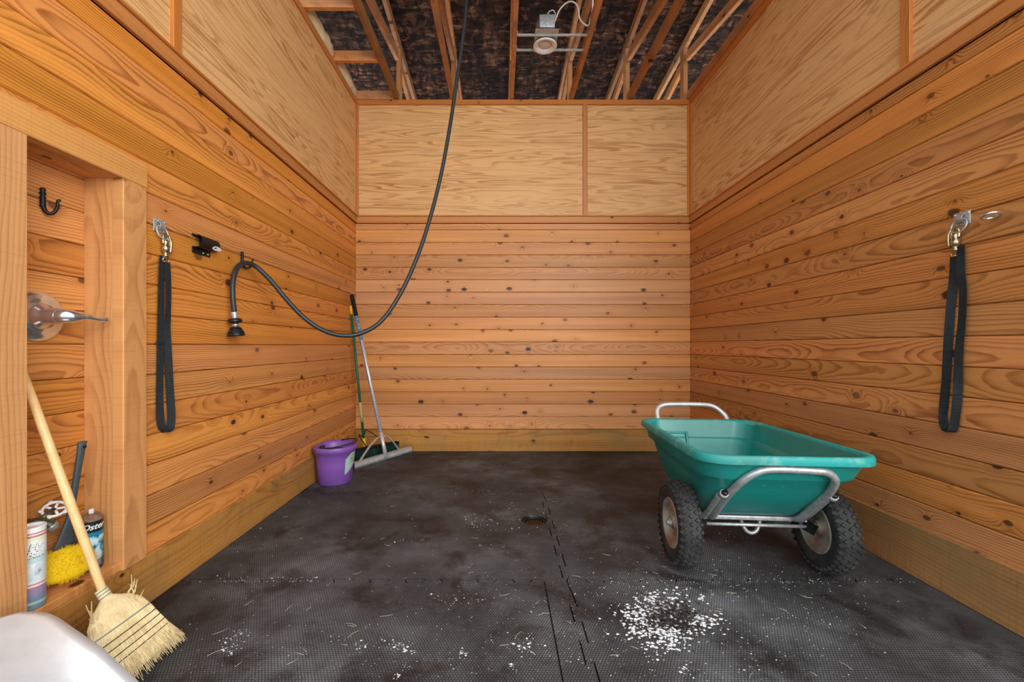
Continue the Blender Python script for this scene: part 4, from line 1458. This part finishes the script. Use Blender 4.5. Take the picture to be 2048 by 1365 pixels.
# ------------------------------------------------------------------ corn broom in front of the niche
bs = P(207, 1188, 1.452)
be = Vector((-1.192, 1.452, 0.012))
broom = thing('corn_broom', 'straw corn broom with wooden handle leaning into the wall niche', 'broom', (be.x, be.y, 0))
htop = P(44, 742, 1.405)
hdir = (bs - htop)
hL = hdir.length + 0.35
ex_ = -hdir.normalized()
hm_ = MB()
nn_ = 14
pts = [bs - ex_ * 0.02, bs + ex_ * 0.02, bs + ex_ * 0.3, bs + ex_ * 0.6, bs + ex_ * 0.80]
hm_.tube(pts, [0.0125, 0.0125, 0.0135, 0.0130, 0.0115], 16)
hob = hm_.build('broom_handle', M_HANDLEWOOD, broom)
# shoulders and skirt of straw: flat sections along the axis
axd = (be - bs)
wdir = Vector((0.04, 1.0, 0.02)).normalized()
tdir = axd.normalized().cross(wdir).normalized()
prof = [(-0.06, 0.017, 0.016, 0.0), (0.0, 0.018, 0.017, 0.0), (0.055, 0.017, 0.017, 0.0), (0.09, 0.030, 0.024, 0.0), (0.16, 0.062, 0.032, 0.002), (0.26, 0.090, 0.034, 0.003), (0.42, 0.107, 0.031, 0.003), (0.60, 0.118, 0.027, 0.002), (0.80, 0.128, 0.025, 0.0), (0.93, 0.134, 0.026, 0.0)]


def bsec(f):
    for i in range(len(prof) - 1):
        if prof[i][0] <= f <= prof[i + 1][0]:
            g = (f - prof[i][0]) / (prof[i + 1][0] - prof[i][0])
            return [prof[i][k] + (prof[i + 1][k] - prof[i][k]) * g for k in range(4)]
    return list(prof[-1])


rings = []
for f, w_, t_, o_ in prof:
    c = bs + axd * f
    rings.append([c + wdir * w_ * math.copysign(abs(math.cos(a)) ** 0.8, math.cos(a)) + tdir * t_ * math.sin(a) for a in [2 * math.pi * j / 36 for j in range(36)]])
head_ = MB().loft(rings, True, True).build('straw_head', M_STRAW, broom)
stw = MB()
rgs = random.Random(21)
for k in range(1500):
    a = rgs.uniform(0, 2 * math.pi)
    f0 = rgs.uniform(0.12, 0.75)
    f1 = min(f0 + rgs.uniform(0.25, 0.6), rgs.uniform(0.95, 1.045))
    pp = []
    ja = rgs.uniform(-0.05, 0.05)
    for f in (f0, (f0 + f1) / 2, f1):
        q = bsec(min(f, 0.93))
        c = bs + axd * f
        aa = a + ja * (f - f0)
        g = 1.01 + (0.05 if f > 0.85 else 0)
        pp.append(c + (wdir * q[1] * math.copysign(abs(math.cos(aa)) ** 0.8, math.cos(aa)) + tdir * q[2] * math.sin(aa)) * g)
    if f1 > 0.9:
        pp[-1] += Vector((rgs.uniform(-0.008, 0.008), rgs.uniform(-0.008, 0.008), 0))
        pp[-1].z = max(pp[-1].z, 0.002)
    stw.tube(pp, [0.0011, 0.0012, 0.0008], 3, cap=False)
for sx in range(14):
    s_ = 1 if sx % 2 else -1
    q = bsec(0.20)
    c = bs + axd * rgs.uniform(0.14, 0.3) + wdir * q[1] * s_ * 0.9
    e2 = c + Vector((rgs.uniform(-0.01, 0.02), s_ * rgs.uniform(0.0, 0.03), rgs.uniform(0.03, 0.07)))
    stw.tube([c, (c + e2) / 2 + Vector((0.004, s_ * 0.004, 0)), e2], [0.0018, 0.0016, 0.001], 4, cap=False)
o = stw.build('loose_straws', M_STRAW, broom)
o['kind'] = 'stuff'


def band(f, r, mat, nm, tilt=0.0):
    q = bsec(f)
    c = bs + axd * f
    pts = [c + (wdir * q[1] * math.copysign(abs(math.cos(a)) ** 0.8, math.cos(a)) + tdir * q[2] * math.sin(a)) * 1.025 for a in [2 * math.pi * j / 48 for j in range(48)]]
    return MB().tube(pts, r, 6, closed=True).build(nm, mat, broom)


band(0.40, 0.0022, M_TWINE, 'stitch_band')
for f in (0.50, 0.58, 0.66, 0.735):
    band(f, 0.0017, M_DARKTWINE, 'stitch_band')
cc = []
for k in range(60):
    a = 2 * math.pi * 3 * k / 59
    f = -0.05 + 0.11 * k / 59
    c = bs + axd * f
    cc.append(c + (wdir * 0.0185 * math.cos(a) + tdir * 0.0185 * math.sin(a)))
MB().tube(cc, 0.0017, 6).build('twine_wrap', M_TWINE, broom)

# ------------------------------------------------------------------ aluminium scoop shovel at the near post
C0 = P(64, 1199, 1.255)
dA = Vector((0.87, -0.227, -0.455)).normalized()
dB = Vector((-0.25, -0.97, 0.0))
dB = (dB - dA * dB.dot(dA)).normalized()
dN = dA.cross(dB).normalized()
if dN.z < 0:
    dN = -dN
BLn, BWd = 0.47, 0.36
shov = thing('scoop_shovel', 'shiny aluminium scoop shovel blade leaning beside the broom', 'shovel', (C0.x + 0.35, C0.y - 0.2, 0))
rows_ = []
NL, NW = 16, 18


def blade_pt(i, j, off):
    s = i / NL
    w = j / NW * 2 - 1
    # rounded tip corners
    rc = 0.115
    a = s * BLn
    half = BWd / 2
    if a < rc:
        half = BWd / 2 - rc + math.sqrt(max(0.0, rc * rc - (rc - a) ** 2))
    lift = 0.045 * abs(w) ** 3.0 * min(1.0, s * 1.6)
    return C0 + dA * a + dB * (BWd / 2 + w * half) + dN * (lift + off)


top = [blade_pt(i, j, 0.0) for i in range(NL + 1) for j in range(NW + 1)]
bot = [blade_pt(i, j, -0.003) for i in range(NL + 1) for j in range(NW + 1)]
N1 = NW + 1
fs = []
for i in range(NL):
    for j in range(NW):
        fs.append((i * N1 + j, i * N1 + j + 1, (i + 1) * N1 + j + 1, (i + 1) * N1 + j))
off = len(top)
fs += [tuple(off + q for q in reversed(f)) for f in fs]
edge = [j for j in range(NW + 1)] + [i * N1 + NW for i in range(1, NL + 1)] + [NL * N1 + j for j in range(NW - 1, -1, -1)] + [i * N1 for i in range(NL - 1, 0, -1)]
fs += [(edge[k], edge[(k + 1) % len(edge)], off + edge[(k + 1) % len(edge)], off + edge[k]) for k in range(len(edge))]
M_SCOOP = plain('worn_scoop_aluminium', rgb(236, 240, 242), 0.34, 0.55, var=0.4, scale=6, col2=rgb(190, 198, 202))
MB().add(top + bot, fs, True).build('blade', M_SCOOP, shov)
hb0 = C0 + dA * (BLn - 0.02) + dB * BWd / 2
hend = hb0 + dA * ((hb0.z - 0.03) / 0.45)
MB().tube([hb0 - dA * 0.08 + dN * 0.01, hb0 + dA * 0.06, hb0 + dA * 0.14], [0.012, 0.022, 0.02], 12).build('socket', M_SCOOP, shov)
MB().tube([hb0 + dA * 0.12, hend], 0.017, 12).build('shovel_handle', M_HANDLEWOOD, shov)
MB().tube([hend - dB * 0.05, hend + dB * 0.05], 0.016, 12).build('grip', M_BLACKPLASTIC, shov)

# ------------------------------------------------------------------ ceiling light between two trusses
lc = P(1090, 95, 3.655)
LZ = ZTOP - 0.004
lc = Vector((lc.x, lc.y, LZ))
lamp = thing('ceiling_light', 'white round recessed ceiling light on galvanised hanger bars', 'light', (lc.x, lc.y, LZ))
MB().lathe([(0.100, 0.004), (0.102, 0.0), (0.098, -0.005), (0.088, -0.006), (0.066, 0.004), (0.058, 0.014), (0.056, 0.03)], lc, Z, 40).build('trim_ring', M_WHITE, lamp)
MB().lathe([(0.0, 0.004), (0.030, 0.006), (0.048, 0.012), (0.056, 0.020)], lc, Z, 32).build('bulb_lens', M_LENS, lamp)
MB().lathe([(0.0, 0.19), (0.072, 0.19), (0.078, 0.185), (0.078, 0.02), (0.074, 0.012)], lc + Vector((0, 0.0, 0)), Z, 32).build('can_housing', M_STEEL, lamp)
MB().rbox(lc + Vector((0.0, -0.140, 0.085)), (0.125, 0.075, 0.105), 0.004).build('junction_box', M_STEEL, lamp)
MB().box(lc + Vector((0.0, -0.04, 0.018)), (0.19, 0.27, 0.003)).build('mounting_plate', M_STEEL, lamp)
for yb_ in (P(0, 73, 1).y * 0 + 3.545, 3.725):
    ub = MB()
    ub.box(((TX[2] + TX[3]) / 2, yb_, LZ + 0.016), (TX[3] - TX[2] - 0.040, 0.012, 0.016))
    for xx_, s in ((TX[2] + 0.022, 1), (TX[3] - 0.022, -1)):
        ub.box((xx_, yb_, LZ + 0.028), (0.006, 0.020, 0.040))
    ub.build('hanger_bar', M_STEEL, lamp)
J = lc + Vector((0.06, -0.14, 0.10))
cab = bez([J, P(1110, 42, 3.50), P(1118, 22, 3.46), P(1130, 8, 3.44), P(1142, 3, 3.42), P(1152, 8, 3.40), P(1157, 20, 3.40), P(1159, 36, 3.42), P(1167, 47, 3.45), P(1177, 51, 3.46), P(1181, 36, 3.45), P(1185, 18, 3.44), P(1186, -20, 3.42), P(1186, -70, 3.40)], 5)
MB().tube(cab, 0.0062, 8).build('supply_cable', M_CABLE, lamp)
cj = lc + Vector((0.02, -0.14, 0.14))
MB().tube(bez([cj + Vector((-0.02, 0, 0)), cj + Vector((-0.005, -0.01, 0.035)), cj + Vector((0.03, -0.01, 0.05)), cj + Vector((0.05, 0, 0.03)), cj + Vector((0.045, 0.01, 0.0))], 5), 0.005, 8).build('conduit_loop', M_STEEL, lamp)

# spray foam strips above the left wall
for (ya, yb_), nm in (((3.30, 3.84), 'nearer the camera'), ((3.93, YB - 0.01), 'in the back corner')):
    rings = []
    rgf = random.Random(int(ya * 10))
    NN = 22
    for k in range(NN + 1):
        y = ya + (yb_ - ya) * k / NN
        env = 0.55 + 0.45 * math.sin(math.pi * (0.08 + 0.86 * k / NN))
        r = 0.062 * env
        ring_ = []
        for j in range(14):
            a = 2 * math.pi * j / 14
            q = r * (1 + 0.22 * mnoise.noise(Vector((math.cos(a) * 1.3, math.sin(a) * 1.3, y * 14))))
            ring_.append(Vector((-1.535 + q * math.cos(a) * 1.15, y, ZTOP + 0.062 + q * math.sin(a) * 1.2)))
        rings.append(ring_)
    o = MB().loft(rings).build('spray_foam', M_FOAM)
    tag(o, 'cream spray foam strip above the left wall ' + nm, 'foam', 'foam strips along the left wall top')

# ------------------------------------------------------------------ floor drain
drn = thing('floor_drain', 'round recessed floor drain in the black rubber mat', 'drain', (DRAIN.x, DRAIN.y, -0.019))
MB().lathe([(0.078, 0.017), (0.072, 0.004), (0.062, 0.0015), (0.0, 0.001)], (DRAIN.x, DRAIN.y, -0.019), Z, 32).build('drain_bowl', M_GLASSY, drn)
MB().torus((DRAIN.x, DRAIN.y, -0.012), Z, 0.064, 0.005, 32, 8).build('drain_ring', M_GLASSY, drn)
for k in range(7):
    x_ = DRAIN.x - 0.045 + 0.015 * k
    h_ = math.sqrt(0.058 ** 2 - (x_ - DRAIN.x) ** 2)
    MB().box((x_, DRAIN.y, -0.014), (0.006, 2 * h_, 0.005)).build('grate_bar', M_BLACKIRON, drn)

# ------------------------------------------------------------------ bedding chips, hay and droppings on the mats
rgd = random.Random(77)


def chip(m, p, s, flat=0.45):
    a = rgd.uniform(0, 2 * math.pi)
    n_ = 5
    pts = []
    for k in range(n_):
        b = a + 2 * math.pi * k / n_
        r = s * rgd.uniform(0.55, 1.1)
        pts.append(p + Vector((r * math.cos(b), r * 0.8 * math.sin(b), rgd.uniform(0, s * 0.15))))
    top_ = p + Vector((rgd.uniform(-s, s) * 0.3, rgd.uniform(-s, s) * 0.3, s * flat * rgd.uniform(0.6, 1.4)))
    m.add(pts + [top_], [(k, (k + 1) % n_, n_) for k in range(n_)])


def scatter(m, u, v, ru, rv, n, s0, s1, gauss=True, lift=0.0):
    for k in range(n):
        if gauss:
            uu, vv = rgd.gauss(u, ru), rgd.gauss(v, rv)
        else:
            uu, vv = rgd.uniform(u - ru, u + ru), rgd.uniform(v - rv, v + rv)
        if vv < 912:
            continue
        p = PZ(uu, vv, 0.001)
        if p.x < XL + 0.04 or p.x > XR - 0.04 or p.y > YB - 0.03 or math.hypot(p.x - DRAIN.x, p.y - DRAIN.y) < 0.085:
            continue
        p.z += lift * rgd.random()
        chip(m, p, s0 * (s1 / s0) ** (rgd.random() ** 1.8))


sh = MB()
for k in range(950):
    a_, f_ = rgd.uniform(0, 2 * math.pi), rgd.gauss(1.0, 0.40)
    if rgd.random() > 0.55 + 0.6 * mnoise.noise(Vector((math.cos(a_) * 1.6, math.sin(a_) * 1.6, 2.2))) + 0.25 * math.cos(a_ - 2.2):
        continue
    p = PZ(1342 + 68 * f_ * math.cos(a_), 1236 + 40 * f_ * math.sin(a_), 0.001)
    chip(sh, p, rgd.uniform(0.0035, 0.0105))
scatter(sh, 1340, 1220, 170, 80, 420, 0.0014, 0.005)
scatter(sh, 1340, 1240, 400, 110, 420, 0.0010, 0.003, False)
for u, v, ru, rv, n in ((462, 1290, 14, 9, 26), (452, 1300, 8, 6, 14), (483, 1268, 10, 5, 12), (800, 1293, 14, 7, 34), (812, 1300, 10, 6, 14), (719, 1295, 6, 5, 12), (764, 1278, 4, 3, 6), (1052, 1296, 18, 7, 30), (1060, 1280, 5, 5, 8), (928, 1306, 5, 4, 9), (1023, 1331, 4, 3, 6), (810, 1334, 5, 4, 8),
                        (795, 1350, 5, 4, 8), (1370, 1338, 8, 5, 14), (1306, 1312, 10, 6, 14), (950, 1045, 16, 8, 26), (958, 1053, 10, 2, 12), (1020, 1045, 18, 8, 14), (1005, 1050, 45, 14, 26), (893, 908, 40, 3, 30), (545, 1080, 60, 40, 16), (520, 1130, 60, 50, 18), (790, 1085, 4, 3, 5), (965, 1090, 4, 3, 5), (1045, 1010, 60, 20, 20),
                        (920, 1198, 30, 8, 36), (1560, 1062, 30, 4, 8), (1460, 1068, 20, 4, 10), (740, 952, 6, 3, 4)):
    scatter(sh, u, v, ru, rv, n, 0.0018, 0.0075)
scatter(sh, 900, 1150, 420, 190, 420, 0.0010, 0.0034, False)
scatter(sh, 1050, 1280, 700, 80, 420, 0.0010, 0.0030, False)
scatter(sh, 1000, 1000, 330, 90, 140, 0.0014, 0.004, False)
for ua, ub, vv_, n_ in ((430, 640, 1160, 90), (640, 1060, 985, 110), (1480, 1840, 1162, 80), (1140, 1480, 1162, 40)):
    for k in range(n_):
        scatter(sh, rgd.uniform(ua, ub), vv_ + rgd.choice((-3, 3)), 1, 1.2, 1, 0.0015, 0.0045)
o = sh.build('wood_shavings', M_SHAVE)
tag(o, 'white wood shavings scattered over the black rubber mats', 'shavings', kind='stuff')
dg = MB()
scatter(dg, 1345, 1240, 26, 15, 420, 0.005, 0.011, True, 0.012)
scatter(dg, 1350, 1238, 40, 24, 160, 0.003, 0.007)
o = dg.build('droppings', M_DUNG)
tag(o, 'small dark pile of crumbled droppings on the mat in front', 'droppings', kind='stuff')
hy = MB()
for k in range(110):
    if k < 36:
        u, v = rgd.gauss(1330, 130), rgd.gauss(1215, 60)
    else:
        u, v = rgd.uniform(420, 1750), rgd.uniform(1000, 1355)
    if v < 985:
        continue
    p = PZ(u, v, 0.003)
    if p.x < XL + 0.05 or p.x > XR - 0.08:
        continue
    a = rgd.uniform(0, math.pi)
    l = rgd.uniform(0.012, 0.055)
    d = Vector((math.cos(a), math.sin(a), 0))
    nn = Vector((-d.y, d.x, 0)) * rgd.uniform(-0.2, 0.2) * l
    hy.tube([p - d * l / 2, p + nn, p + d * l / 2], 0.0007, 4)
o = hy.build('hay', M_HAY)
tag(o, 'thin dry hay stems strewn across the black mats', 'hay', kind='stuff')
